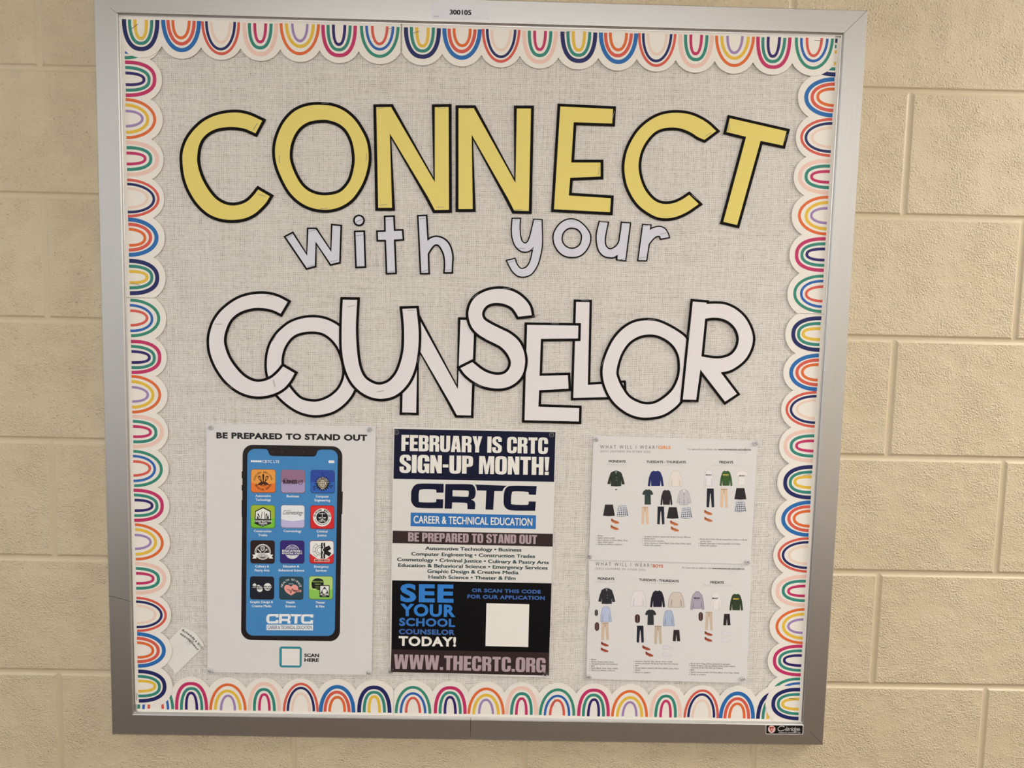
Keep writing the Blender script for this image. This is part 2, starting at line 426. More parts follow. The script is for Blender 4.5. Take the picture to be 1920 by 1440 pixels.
mb = MB(); mb.box(-3.2, 3.2, -2.9, -2.88, 0, 0.28, simple('brown_added_band', (0.06, 0.035, 0.02, 1), 0.6)); structure(mb.build('dark_band_front'))  # invented unseen band, darkens what the lower frame rails reflect
mb = MB(); mb.box(3.2, 3.3, -2.9, 0.15, 0, 2.66, simple('pale_end_paint', (0.74, 0.70, 0.62, 1), 0.6, noise=4)); structure(mb.build('bounce_wall_right'))  # unseen end wall, added as a bright surface for the frame bevels to reflect

# ------------------------------------------------------------------ the bulletin board
BX0, BX1, BZ0, BZ1, RW, BD = 0.10161 + OX, 1.33225 + OX, -1.11544 + OZ, 0.11634 + OZ, 0.03676, 0.02060
Y_FAB = -0.0120
board = empty('bulletin_board', (0, 0, BZ0), 'large square bulletin board with brushed aluminium frame and burlap panel on the block wall', 'bulletin board')
BO = (0, 0, BZ0)
PROFILE = [(0.0, 0.0), (0.0, BD - 0.0012), (0.0012, BD), (RW - 0.0012, BD), (RW, BD - 0.0012), (RW, 0.0152), (RW + 0.0016, 0.0150), (RW + 0.0016, 0.0112)]
def rail(corner_a, corner_b, inward, name, label, material, cuts=()):
    """one mitred rail between two outer corners; cuts = fractions where a hairline seam splits it"""
    A, B = Vector(corner_a), Vector(corner_b); along = (B - A).normalized(); inn = Vector(inward)
    mb = MB(); L = (B - A).length
    stops = [None] + list(cuts) + [None]
    for s0, s1 in zip(stops, stops[1:]):
        ra = [A + along * (u if s0 is None else s0 * L + 0.00035) + inn * u + Vector((0, -d, 0)) for u, d in PROFILE]
        rb = [A + along * (L - u if s1 is None else s1 * L - 0.00035) + inn * u + Vector((0, -d, 0)) for u, d in PROFILE]
        for i in range(len(PROFILE) - 1):
            mb.face([ra[i], rb[i], rb[i + 1], ra[i + 1]], material)
        mb.face(ra, material); mb.face(rb[::-1], material)
    o = mb.build(name, board, BO)
    o['label'] = label
    return o
seam_x = P(882.5, 1362, -BD).x
rail((BX0, 0, BZ1), (BX1, 0, BZ1), (0, 0, -1), 'frame_rail', 'top aluminium rail carrying the number sticker', M_RAILH)
rail((BX0, 0, BZ0), (BX1, 0, BZ0), (0, 0, 1), 'frame_rail', 'bottom aluminium rail with a seam near its middle', M_RAILH, [(seam_x - BX0) / (BX1 - BX0)])
rail((BX0, 0, BZ0), (BX0, 0, BZ1), (1, 0, 0), 'frame_rail', 'left aluminium rail with a dark hairline crack', M_RAILV)
rail((BX1, 0, BZ0), (BX1, 0, BZ1), (-1, 0, 0), 'frame_rail', 'right aluminium rail', M_RAILV)
mb = MB()
mb.box(BX0 + 0.03, BX1 - 0.03, Y_FAB, -0.002, BZ0 + 0.03, BZ1 - 0.03, M_FABRIC)
o = mb.build('burlap_panel', board, BO); o['label'] = 'beige burlap-weave panel'
sh = Sheet(-BD - 0.00004)
# mitre lines and the hairline crack on the left rail
for pts_, wd_, nm_ in ((((1582, 63), (1626, 19.5)), .7, 'mitre_seam'), (((1519, 1372), (1543, 1396)), .7, 'mitre_seam'), (((207, 15), (219.5, 25)), .6, 'mitre_seam'),
                    (((203, 1117.5), (215, 1119.5), (230, 1123.5), (244.5, 1127.8)), .8, 'hairline_crack')):
    mb = MB(); sh.line(mb, list(pts_), wd_, M_SEAM, 0); mb.build(nm_, board, BO)
# number sticker
sh = Sheet(-BD - 0.0001).crop(640, 0, 4)
mb = MB(); sh.rr(mb, [(677, 25), (1120, 35), (1118, 150), (677, 142)], 14, paint(206, 206, 212, 0.4), 0.0, 0.0001)
st = mb.build('number_sticker', board, BO); st['label'] = 'white sticker printed 300105'
mb = MB(); blk = paint(24, 22, 24)
sh.text(mb, '300105', (812, 109), (975, 113), 37, blk, 0.0001, 0.035, 1.0)
sh.line(mb, [(692, 121), (732, 123)], 2.6, blk, 0.0001)
mb.build('sticker_number', st, BO)
# maker plate
sh = Sheet(-BD - 0.0001).crop(1430, 1330, 14.77)
mb = MB(); sh.rr(mb, [(88, 425), (1132, 430), (1122, 696), (86, 686)], 28, paint(200, 195, 190, 0.4), 0.0, 0.0001)
sh.rr(mb, [(100, 442), (1112, 448), (1104, 682), (98, 672)], 22, paint(14, 12, 14, 0.4), 0.00008)
pl = mb.build('maker_plate', board, BO); pl['label'] = 'small black maker plate with silver script at the lower right'
mb = MB(); silver = paint(196, 190, 188, 0.4); red = paint(150, 42, 32)
sh.disc(mb, 250, 552, 102, paint(206, 172, 165), 0.00016)
sh.corners(mb, [(180, 492), (318, 480), (280, 585), (236, 636)], red, 0.00022)
sh.corners(mb, [(228, 532), (275, 520), (262, 580), (240, 596)], paint(206, 172, 165), 0.00028)
o = mb.build('maker_emblem', pl, BO)
mb = MB()
sh.poly(mb, [(600, 480), (560, 462), (490, 465), (430, 510), (418, 560), (450, 598), (520, 604), (590, 580), (640, 545), (636, 538),
             (580, 568), (520, 590), (465, 584), (436, 555), (445, 515), (495, 478), (555, 475), (590, 495)], silver, 0.00016)
sh.text(mb, 'laridge', (628, 596), (1010, 604), 118, silver, 0.00016, -0.004, 0.92, 0.28)
sh.line(mb, [(1008, 596), (1046, 570)], 8, silver, 0.00016)
sh.text(mb, 'HARRISON, ARKANSAS 72601', (445, 655), (1050, 662), 26, silver, 0.00016, 0.01)
mb.build('maker_lettering', pl, BO)

# ------------------------------------------------------------------ scalloped rainbow border
NAVY, TEAL, YELL = paint(27, 34, 92, k=1.1), paint(48, 132, 116, k=1.1), paint(226, 184, 62, k=1.1)
BLUE, CORAL, ORNG = paint(36, 104, 172, k=1.1), paint(212, 88, 72, k=1.1), paint(220, 104, 48, k=1.1)
PEACH, PINK, MAGE = paint(232, 204, 186, k=1.1), paint(238, 196, 182, k=1.1), paint(190, 46, 98, k=1.1)
PURP, INDI, GREEN, AZUR = paint(156, 128, 178, k=1.1), paint(44, 28, 100, k=1.1), paint(50, 134, 112, k=1.1), paint(40, 96, 172, k=1.1)
CARD = paint(224, 217, 208, 0.5, k=1.2)
# kind: three bands (colour, half width, apex depth, stroke, roundness) in units of one scallop
KIND = {
 'navy':    ((NAVY, .420, .815, .105, 2.3), (TEAL, .280, .675, .080, 2.4), (YELL, .145, .550, .078, 2.5)),
 'blue':    ((BLUE, .452, .815, .105, 2.05), (CORAL, .330, .660, .085, 2.1), (ORNG, .207, .515, .075, 2.2)),
 'coral':   ((CORAL, .460, .880, .068, 2.0), (NAVY, .357, .765, .068, 2.05), (PEACH, .240, .600, .066, 2.1)),
 'pink':    ((PINK, .405, .865, .100, 2.3), (TEAL, .275, .705, .080, 2.4), (MAGE, .138, .560, .075, 2.4)),
 'orange':  ((ORNG, .475, .825, .076, 2.0), (YELL, .340, .645, .080, 2.05), (PURP, .190, .510, .066, 2.1)),
 'magenta': ((MAGE, .410, .840, .090, 2.4), (TEAL, .280, .700, .078, 2.4), (INDI, .145, .570, .075, 2.4)),
 'green':   ((GREEN, .465, .835, .078, 2.05), (AZUR, .335, .660, .068, 2.1), (CORAL, .190, .530, .070, 2.1)),
}
KIND_WORDS = {'navy': 'navy, teal and yellow', 'blue': 'blue, coral and orange', 'coral': 'coral, navy and peach', 'pink': 'pink, teal and magenta',
              'orange': 'orange, yellow and purple', 'magenta': 'magenta, teal and indigo', 'green': 'green, blue and coral'}
SIDES = {'T': (Vector((1, 0, 0)), Vector((0, 0, -1)), 0.0792 + OZ), 'B': (Vector((1, 0, 0)), Vector((0, 0, 1)), -1.0782 + OZ),
         'L': (Vector((0, 0, -1)), Vector((1, 0, 0)), 0.1393 + OX), 'R': (Vector((0, 0, -1)), Vector((-1, 0, 0)), 1.2945 + OX)}
def strip(side, bounds, kinds, y, label):
    """a card strip along one side; bounds are the pixel positions of the cusps between its scallops"""
    al, inn, base = SIDES[side]
    hor = side in 'TB'
    q = [P(px, py, y) for px, py in bounds]
    s = [p.x if hor else -p.z for p in q]
    PT = 0.0628; depth = 0.0457
    def at(sv, n, dy=0.0):
        if hor: return Vector((sv, y - dy, base + inn.z * n))
        return Vector((base + inn.x * n, y - dy, -sv))
    out = [at(s[0], 0), at(s[-1], 0)]
    for i in range(len(s) - 1, 0, -1):
        a, b = s[i], s[i - 1]; c = abs(a - b) / 2; sag = 0.0190; r = (c * c + sag * sag) / (2 * sag); mid = (a + b) / 2
        half = math.asin(min(1, c / r)); n = 16
        for k in range(n + 1):
            t = half - 2 * half * k / n
            out.append(at(mid + r * math.sin(t), depth + r * math.cos(t) - (r - sag)))
    mid = at((s[0] + s[-1]) / 2, 0.02)
    root = empty('border_strip', mid, label, 'border strip', 'scalloped rainbow border strips')
    mb = MB(); mb.flat([out], CARD, 0.0003); mb.build('card', root, mid)
    for i, kd in enumerate(kinds):
        c = (s[i] + s[i + 1]) / 2; w_ = PT
        mb = MB()
        for m_, hw, ap, st_, ex in KIND[kd]:
            t0 = 0.085 + 0.02 * random.random(); n = 26; ro, ri = [], []
            tilt = random.uniform(-0.012, 0.012)
            for k in range(n + 1):
                th = math.pi * k / n
                cx_, sy_ = math.cos(th), math.sin(th)
                ux = math.copysign(abs(cx_) ** (2 / ex), cx_); uy = abs(sy_) ** (2 / ex)
                for rr_, sg in ((ro, 0.5), (ri, -0.5)):
                    rr_.append(at(c + (ux * (hw + sg * st_) + tilt * uy) * w_, (t0 + (ap - t0 + sg * st_) * uy) * w_, 0.00007))
            mb.flat([ro + ri[::-1]], m_)
        o = mb.build('rainbow', root, mid); o['label'] = KIND_WORDS[kd] + ' rainbow'
    return root
Y_LOW, Y_HIGH = -0.0139, -0.0146
DOWN = ['green', 'magenta', 'orange', 'pink', 'coral', 'blue', 'navy']; UP = DOWN[::-1]
strip('T', [(226, 83), (303.3, 85), (377, 87), (451, 89), (525.5, 90.5), (599, 93), (672.5, 96), (751, 95)], UP, Y_HIGH,
      'left rainbow border strip along the top rail, seven scallops from the left corner')
strip('T', [(754, 96), (829, 101), (902.5, 102.5), (975, 105), (1048, 107.5)], UP[:4], Y_HIGH + 0.0002,
      'short middle rainbow border strip along the top rail under the number sticker')
strip('T', [(1046, 107.5), (1122, 111), (1194, 113), (1267, 114), (1340, 115), (1412, 117), (1485.5, 118), (1563.5, 119)], UP, Y_HIGH - 0.0001,
      'right rainbow border strip along the top rail, above the yellow T')
strip('L', [(277, 36), (280.7, 111.7), (280.7, 186), (281.7, 261), (283, 335.7), (288.7, 409), (288.7, 482.5), (290, 558.5)], DOWN, Y_LOW,
      'upper rainbow border strip on the left rail, its top tucked under the corner')
strip('L', [(290, 559.3), (291, 635), (296, 705.5), (296, 775), (296, 845)], DOWN[:4], Y_LOW - 0.0001,
      'middle rainbow border strip on the left rail with only four scallops')
strip('L', [(296, 844.5), (297.5, 914), (297, 982.5), (297, 1051), (297, 1119), (297.5, 1186), (300, 1252.5), (302, 1321.5)], DOWN, Y_HIGH,
      'lower rainbow border strip on the left rail beside the phone poster and paper slip')
strip('R', [(1524, 70), (1520.8, 144), (1517, 218.7), (1512, 294.5), (1508, 366.5), (1503.8, 440), (1499.5, 512.5), (1494.5, 587.5)], UP, Y_LOW,
      'upper rainbow border strip on the right rail beside the yellow T')
strip('R', [(1494.5, 588.3), (1490.2, 662.5), (1485.6, 732), (1482, 801.4), (1477.2, 869)], UP[:4], Y_LOW - 0.0001,
      'middle rainbow border strip on the right rail beside the white R, four scallops')
strip('R', [(1477.2, 869), (1474.4, 937.5), (1471.7, 1005.8), (1469, 1074), (1465.8, 1140.5), (1461.7, 1206), (1457.5, 1269.7), (1454, 1335)], UP, Y_LOW - 0.0002,
      'lower rainbow border strip on the right rail beside the two uniform posters')
strip('B', [(257.5, 1290), (325, 1290), (392.5, 1291), (461.3, 1293.7), (529.8, 1294.5), (598, 1294.5), (666.3, 1294.5), (738, 1295)], DOWN, Y_LOW + 0.0001,
      'left rainbow border strip along the bottom rail, below the phone poster')
strip('B', [(738.6, 1295), (811.2, 1295), (878.4, 1296), (945.8, 1297.7), (1011, 1299)], DOWN[:4], Y_LOW,
      'middle rainbow border strip along the bottom rail below the sign-up poster')
strip('B', [(1010.5, 1299), (1080.4, 1299.6), (1147.6, 1302.6), (1215.9, 1304.5), (1282.8, 1305.8), (1349.9, 1305.8), (1416.8, 1307), (1486, 1308)], DOWN, Y_LOW - 0.0004,
      'right rainbow border strip along the bottom rail below the uniform posters')
strip('R', [(1456, 1286), (1452, 1353)], ['navy'], Y_HIGH - 0.0003,
      'single navy scallop of rainbow border laid over the lower right corner')

# ------------------------------------------------------------------ cut-out paper letters
SCL = 5.3333
K_A, K_B, K_C, K_D = (330, 180, SCL), (690, 180, SCL), (1020, 180, SCL), (1150, 180, SCL)
K_E, K_F = (520, 390, SCL), (920, 390, SCL)
K_G, K_H, K_I, K_J = (370, 530, SCL), (620, 530, SCL), (850, 530, SCL), (1060, 530, SCL)
def cs(s):
    """'x,y x,y*' -> points; * marks a corner"""
    out = []
    for t in s.split():
        c = t.endswith('*'); a, b = t.rstrip('*').split(',')
        out.append((float(a), float(b), 1) if c else (float(a), float(b)))
    return out
def sq(s): return [(a, b, 1) for a, b in [tuple(float(q) for q in t.split(',')) for t in s.split()]]
BLACKP = paint(10, 7, 7, 0.65, spec=0.12)
YELLOWP, WHITEP, GREYP = paint(213, 194, 104, 0.5), paint(213, 207, 207, 0.5), paint(197, 196, 206, 0.5)
def letter(crop, contours, border, face_mat, level, label, group):
    y0 = -0.0137 - 0.0007 * level
    ctr = [spline(c) for c in contours]
    xs = [q[0] for q in ctr[0]]; ys = [q[1] for q in ctr[0]]
    A = Sheet(y0).crop(*crop)
    org = A.p((min(xs) + max(xs)) / 2, (min(ys) + max(ys)) / 2)
    root = empty('paper_letter', org, label, 'paper letter', group)
    b = border * SCL
    # the border of a letter is cut by hand, so it wanders a little
    grown = []
    for k, c in enumerate(ctr):
        g = offset(c, b if k == 0 else -b)
        grown.append(g)
    mb = MB(); A.corners(mb, grown[0], BLACKP, 0, 0.0003, grown[1:])
    mb.build('black_border', root, org)
    mb = MB(); A.corners(mb, ctr[0], face_mat, 0.00012, 0.0001, ctr[1:])
    mb.build('letter_face', root, org)
    return root
def ell(cx, cy, rx, ry=None, n=16): return [(cx + rx * math.cos(2 * math.pi * i / n), cy + (ry or rx) * math.sin(2 * math.pi * i / n)) for i in range(n)]
G1, G2, G3 = 'yellow letters of the top word', 'small grey letters of the middle words', 'white letters of the bottom word'
letter(K_A, [cs('862,248* 760,200 680,175 590,165 480,175 370,205 270,258 180,340 115,430 78,520 64,610 72,740 95,850 140,960 210,1070 300,1160 390,1210 490,1235 590,1238 690,1222 780,1180 850,1120 900,1065 938,1003* 822,935* 770,1000 710,1055 640,1085 560,1095 480,1078 400,1030 330,950 265,840 228,740 212,660 212,600 225,510 260,430 320,370 400,330 490,313 580,310 680,325 740,348 795,373*')],
       5.6, YELLOWP, 0, 'yellow paper letter C at the left start of the top word', G1)
letter(K_A, [cs('1470,90 1580,105 1690,155 1790,245 1870,370 1910,470 1926,590 1920,690 1890,810 1840,920 1760,1030 1660,1100 1560,1132 1470,1137 1370,1122 1270,1080 1180,1010 1110,920 1040,780 1003,670 990,560 1000,460 1035,350 1090,250 1170,165 1260,115 1360,92'),
             cs('1460,238 1550,248 1640,285 1710,350 1760,450 1783,560 1787,660 1770,760 1740,850 1680,930 1610,975 1500,993 1400,982 1310,940 1240,870 1180,760 1145,660 1137,580 1150,480 1190,380 1250,305 1340,255')],
       5.6, YELLOWP, 0, 'yellow paper letter O, second letter of the top word', G1)
letter(K_B, [sq('83,112 230,110 668,862 668,112 806,110 810,1138 668,1140 600,1010 218,375 240,1118 102,1118')],
       5.6, YELLOWP, 0, 'yellow paper letter N right after the yellow O', G1)
letter(K_B, [sq('905,122 1058,122 1475,870 1488,125 1630,125 1608,1150 1462,1146 1400,1025 1037,388 1047,1130 905,1130')],
       5.6, YELLOWP, 0, 'yellow paper letter N just before the yellow E', G1)
letter(K_C, [sq('163,105 690,130 682,275 297,262 272,665 565,665 565,805 262,818 248,995 668,1022 660,1162 100,1132')],
       5.4, YELLOWP, 0, 'yellow paper letter E in the top word', G1)
letter(K_C, [cs('1722,350* 1640,275 1550,220 1450,182 1340,168 1230,175 1130,205 1030,265 940,350 870,460 825,570 805,690 808,780 830,890 880,1000 950,1095 1040,1165 1130,1210 1220,1222 1320,1208 1430,1160 1548,1080* 1452,988* 1380,1035 1300,1070 1210,1080 1130,1060 1060,1005 1000,920 960,810 945,700 960,590 990,510 1040,430 1110,360 1190,325 1290,315 1380,328 1470,365 1540,410 1605,438*')],
       5.2, YELLOWP, 0, 'yellow paper letter C between the yellow E and T', G1)
letter(K_D, [sq('1165,222 1732,352 1695,495 1472,448 1238,1290 1100,1258 1328,408 1132,360')],
       5.4, YELLOWP, 0, 'tilted yellow paper letter T ending the top word', G1)
letter(K_E, [sq('85,290 152,255 298,478 312,212 385,212 540,440 552,175 630,182 618,540 535,560 382,335 375,578 295,600')],
       3.2, GREYP, 0, 'small grey paper letter w at the left of the middle line', G2)
# the letter i is two pieces of paper: a stem and a dot
letter(K_E, [sq('782,242 860,240 872,582 795,585')], 3.2, GREYP, 0, 'small grey paper stem of the letter i beneath its round dot', G2)
letter(K_E, [ell(816, 124, 41)], 3.3, GREYP, 0, 'small round grey paper dot above the letter i', G2)
letter(K_E, [sq('1082,92 1158,90 1165,230 1245,228 1252,310 1165,315 1178,645 1100,648 1087,318 1008,318 1005,240 1085,238')],
       3.2, GREYP, 0, 'small grey paper letter t shaped like a cross', G2)
letter(K_E, [cs('1413,85* 1485,82* 1500,330* 1540,302 1590,290 1650,305 1700,345 1730,400 1748,480 1745,560 1742,640* 1675,640* 1680,560 1672,480 1650,420 1620,375 1592,362 1560,375 1525,420 1503,460* 1510,648* 1440,648*')],
       3.1, GREYP, 0, 'small grey paper letter h under the first yellow N', G2)
letter(K_F, [cs('220,108* 292,108* 288,200 295,280 310,330 338,354 365,345 390,300 412,220 435,118* 508,122* 512,240 512,370 495,470 470,560 430,630 390,668 330,685 270,675 220,630 190,580 165,528* 240,510* 258,560 290,602 320,609 360,592 390,550 410,490 420,440 430,385* 395,420 350,436 300,425 255,385 225,320 213,230')],
       2.3, GREYP, 0, 'small grey paper letter y with a hooked tail', G2)
letter(K_F, [cs('815,115 880,135 940,185 985,250 995,300 985,360 945,430 890,475 815,488 740,475 680,430 640,360 630,290 645,230 690,165 750,125'),
             cs('812,195 870,210 908,255 914,305 898,362 862,396 812,409 757,393 718,350 708,300 722,248 762,207')],
       2.5, GREYP, 0, 'small grey paper letter o beneath the yellow E', G2)
letter(K_F, [cs('1090,140* 1170,148* 1155,220 1140,310 1145,370 1175,408 1210,412 1255,385 1285,340 1295,280 1305,220 1312,150* 1392,155* 1345,522* 1268,512* 1272,465* 1230,490 1180,490 1130,475 1085,425 1065,350 1062,270 1075,200')],
       2.5, GREYP, 0, 'small grey paper letter u between the grey o and r', G2)
letter(K_F, [cs('1525,170* 1597,175* 1590,222* 1630,200 1690,190 1740,210 1770,255 1780,292* 1702,305* 1692,280 1660,280 1620,310 1580,360* 1555,522* 1478,520*')],
       2.4, GREYP, 0, 'small grey paper letter r at the right end of the middle line', G2)
letter(K_G, [cs('903,192* 820,148 730,120 640,112 530,122 420,155 320,215 230,295 165,390 130,490 118,580 128,690 165,800 220,900 290,990 380,1065 480,1115 590,1137 690,1130 790,1100 870,1050 930,980 972,905* 858,838* 800,905 730,960 640,990 560,985 470,940 390,860 320,760 280,660 265,570 285,470 330,375 400,310 490,270 590,252 700,260 770,280 833,310*')],
       5.0, WHITEP, 1, 'white paper letter C starting the bottom word, overlapping an O', G3)
letter(K_G, [cs('1160,348 1260,360 1350,395 1430,450 1520,560 1580,700 1600,800 1602,950 1560,1090 1490,1190 1400,1265 1310,1305 1190,1325 1080,1310 980,1270 880,1200 790,1110 740,1020 705,920 695,820 705,710 735,610 790,520 860,450 940,395 1050,358'),
             cs('1140,487 1240,500 1320,545 1390,620 1440,720 1470,840 1470,930 1445,1010 1400,1080 1320,1145 1220,1185 1130,1188 1040,1165 970,1105 900,1010 855,900 840,800 850,710 880,630 940,550 1020,505')],
       4.8, WHITEP, 0, 'white paper letter O behind the white C and U', G3)
letter(K_H, [cs('122,170* 265,172* 258,300 252,450 258,620 275,780 305,890 350,960 420,1005 480,1020 540,1010 600,975 660,900 700,800 728,680 735,560 732,420 717,262* 857,258* 875,420 880,560 868,720 840,860 790,980 720,1070 640,1130 560,1155 480,1160 390,1140 300,1090 220,1010 165,910 130,790 112,650 110,480 115,300')],
       5.0, WHITEP, 1, 'white paper letter U in the bottom word', G3)
letter(K_H, [sq('738,362 880,355 1272,1065 1298,372 1437,375 1402,1328 1262,1325 1200,1210 868,640 855,1300 715,1297')],
       4.9, WHITEP, 0, 'white paper letter N partly behind the white U and S', G3)
letter(K_I, [cs('785,325* 765,240 720,175 650,115 560,75 450,62 340,80 240,130 180,200 152,290 158,370 190,450 250,515 330,565 420,610 480,645 540,710 575,790 560,860 510,910 430,922 340,900 270,860 190,795* 70,855* 120,920 200,985 300,1035 430,1058 540,1045 630,995 690,920 715,820 715,740 690,650 640,570 560,505 480,465 380,415 310,370 288,320 300,270 340,225 410,203 500,210 580,245 620,290 650,340*')],
       5.0, WHITEP, 2, 'white paper letter S in the bottom word', G3)
letter(K_I, [sq('738,422 1250,430 1247,558 875,562 862,932 1145,925 1152,1060 858,1075 850,1240 1258,1255 1255,1388 712,1375')],
       4.8, WHITEP, 1, 'white paper letter E in the bottom word, below the others', G3)
letter(K_I, [sq('1228,192 1362,195 1345,1022 1702,1002 1712,1140 1200,1152')],
       4.6, WHITEP, 0, 'white paper letter L tucked behind the white E and last O', G3)
letter(K_J, [cs('850,378 940,395 1040,440 1140,500 1203,555 1240,640 1260,780 1255,950 1210,1090 1140,1200 1050,1280 950,1330 810,1350 700,1335 600,1290 500,1210 430,1110 385,990 373,880 390,780 430,670 490,560 570,470 660,410 750,383'),
             cs('840,518 930,530 1020,575 1090,640 1135,730 1147,830 1140,920 1110,1010 1060,1090 980,1160 900,1205 810,1218 720,1195 630,1140 560,1040 520,950 510,890 530,790 570,690 640,595 740,535')],
       4.8, WHITEP, 1, 'white paper letter O between the white L and R', G3)
letter(K_J, [cs('1275,188* 1412,200* 1412,213* 1510,210 1600,220 1700,265 1790,345 1850,450 1875,550 1860,650 1810,750 1740,820 1650,875 1553,898* 1715,1112* 1598,1190* 1350,868* 1308,1172* 1175,1168*'),
             cs('1398,360* 1480,350 1570,360 1650,400 1710,470 1735,560 1715,650 1660,720 1580,752 1500,758 1430,750 1360,738*')],
       4.8, WHITEP, 2, 'white paper letter R ending the bottom word', G3)

# ------------------------------------------------------------------ posters
PAPER = paint(205, 201, 199, 0.5); PAPER2 = paint(208, 204, 199, 0.5); INK = paint(22, 20, 22, 0.5)
def sheet_plane(ztop, off=-0.0137, slope=0.0042): return Sheet(off - slope * ztop, slope)
def make_poster(crop_tl, corner_px, label, name, ztop_px, mat, slope=0.0042, off=-0.0137, outline=None):
    zt = P(corner_px[0][0], corner_px[0][1], -0.014).z
    S = sheet_plane(zt, off, slope)
    S.k = (0, 0, 1)
    cx = sum(q[0] for q in corner_px) / 4; cy = sum(q[1] for q in corner_px) / 4
    org = S.p(cx, cy)
    root = empty(name, org, label, 'poster')
    mb = MB(); S.corners(mb, outline or corner_px, mat, 0, 0.0002); o = mb.build('sheet', root, org); o['label'] = 'blank sheet of paper'
    return S, root, org
L1, L2, L3, L4, L5, L6 = (0.00007 * i for i in range(1, 7))
def map_logo(S, mb, m, lift, q):
    """the wide four letter logo, traced once in its own 0..1328 x 0..290 box and fitted in quad q"""
    shapes = [([cs('632,718* 632,812* 555,812* 553,785 530,778 400,778 372,800 370,890 385,912 530,915 553,905 555,880* 630,882* 628,978* 400,975 330,960 292,910 288,850 292,790 325,735 390,716')]),
              ([cs('650,720* 900,722 950,740 970,785 970,840 955,872 925,885* 955,900 970,930 968,988* 888,986* 885,935 865,920 725,915* 722,982* 645,980*'), cs('728,785* 880,790 898,805 895,845 875,855 727,850*')]),
              ([cs('965,725* 1300,738* 1270,765 1255,795* 1170,795* 1162,993* 1080,990* 1085,790* 985,788* 980,755')]),
              ([cs('1617,742* 1612,835* 1535,832* 1533,812 1510,802 1380,798 1355,820 1350,910 1365,935 1510,940 1535,930 1537,903* 1613,905* 1608,1003* 1390,1000 1310,985 1275,940 1270,870 1275,805 1300,755 1370,738')])]
    def fit(p):
        u = (p[0] - 288) / 1329; v = (p[1] - 716 - 0.0195 * (p[0] - 288)) / 261
        return tuple((q[0][j] * (1 - u) + q[1][j] * u) * (1 - v) + (q[3][j] * (1 - u) + q[2][j] * u) * v for j in (0, 1))
    for sh_ in shapes:
        S.corners(mb, [fit(p) for p in spline(sh_[0])], m, lift, 0, [[fit(p) for p in spline(h)] for h in sh_[1:]])

# ---- the phone poster
S, root, org = make_poster(None, [(386.5, 795), (704.5, 799), (697, 1266), (389, 1260.5)],
    'white poster showing a phone screen of twelve course icons, headed be prepared to stand out', 'phone_poster', 0, PAPER)
c1, c2 = (380, 780, 5.647), (380, 1025, 5.647)
S.crop(*c1); mb = MB(); S.text(mb, 'BE PREPARED TO STAND OUT', (145, 237), (1742, 263), 64, INK, L1, 0.05, 1.08); mb.build('heading_print', root, org)
S.crop(0, 0, 1)
def z1(x, y): return (c1[0] + x / c1[2], c1[1] + y / c1[2])
def z2(x, y): return (c2[0] + x / c2[2], c2[1] + y / c2[2])
mb = MB(); DARK = paint(26, 20, 20, 0.45)
S.rr(mb, [z1(424, 303), z1(1480, 322), z2(1452, 1003), z2(406, 986)], 19, DARK, L1, n=10)
for (a, b) in ((585, 660), (730, 790), (890, 1070)):
    S.corners(mb, [z1(413, a), z1(428, a), z1(428, b), z1(413, b)], DARK, L1)
S.corners(mb, [z1(1470, 800), z1(1484, 800), z1(1478, 1040), z1(1466, 1040)], DARK, L1)
phone = mb.build('phone_picture', root, org); phone['label'] = 'printed black phone with rounded corners'
SKY = paint(62, 124, 178, 0.5)
mb = MB(); S.rr(mb, [z1(474, 348), z1(1432, 358), z2(1398, 946), z2(458, 942)], 14, SKY, L2, n=10)
S.corners(mb, [z1(*q) for q in ((655, 340), (655, 351), (676, 354), (690, 364), (696, 380), (703, 402), (716, 416), (738, 423), (1168, 430), (1190, 424), (1203, 410), (1210, 388), (1216, 372), (1230, 361), (1252, 358), (1252, 346))], DARK, L3)
for x in (738, 842, 1072): S.disc(mb, *z1(x, 382), 1.6, paint(52, 44, 46), L4)
o = mb.build('phone_screen', phone, org); o['label'] = 'blue phone screen with notch'
WH = paint(218, 220, 226, 0.5)
S.crop(*c1); mb = MB()
for i in range(5): S.disc(mb, 520 + i * 23.3, 478 + i * 0.4, 11.5, WH, L3)
S.text(mb, 'CRTC LTE', (632, 496), (812, 498), 29, WH, L3, 0.012)
S.rr(mb, [(1333, 470), (1396, 471), (1395, 499), (1332, 498)], 8, WH, L3)
for st_, a, b in (('Automotive', (558, 857), (722, 858)), ('Technology', (560, 898), (722, 899)), ('Business', (890, 860), (1020, 862)),
                  ('Computer', (1198, 862), (1338, 864)), ('Engineering', (1185, 903), (1350, 906)), ('Construction', (543, 1230), (728, 1232)),
                  ('Trades', (588, 1272), (685, 1273)), ('Cosmetology', (857, 1230), (1045, 1232)), ('Criminal', (1208, 1233), (1322, 1234)), ('Justice', (1213, 1274), (1312, 1276))):
    S.text(mb, st_, a, b, 25, WH, L3, 0.02)
S.crop(*c2)
for st_, a, b in (('Culinary &', (557, 220), (703, 221)), ('Pastry Arts', (552, 262), (707, 263)), ('Education &', (852, 220), (1022, 221)),
                  ('Behavioral Science', (805, 262), (1075, 264)), ('Emergency', (1180, 223), (1335, 224)), ('Services', (1197, 264), (1313, 265)),
                  ('Graphic Design &', (502, 597), (745, 598)), ('Creative Media', (520, 640), (727, 641)), ('Health', (885, 600), (975, 601)),
                  ('Science', (875, 642), (985, 643)), ('Theater', (1195, 602), (1297, 603)), ('& Film', (1197, 644), (1288, 645))):
    S.text(mb, st_, a, b, 25, WH, L3, 0.02)
o = mb.build('icon_caption_print', phone, org)
mb = MB(); map_logo(S, mb, WH, L3, [(675, 714), (1173, 716), (1171, 815), (674, 815)])
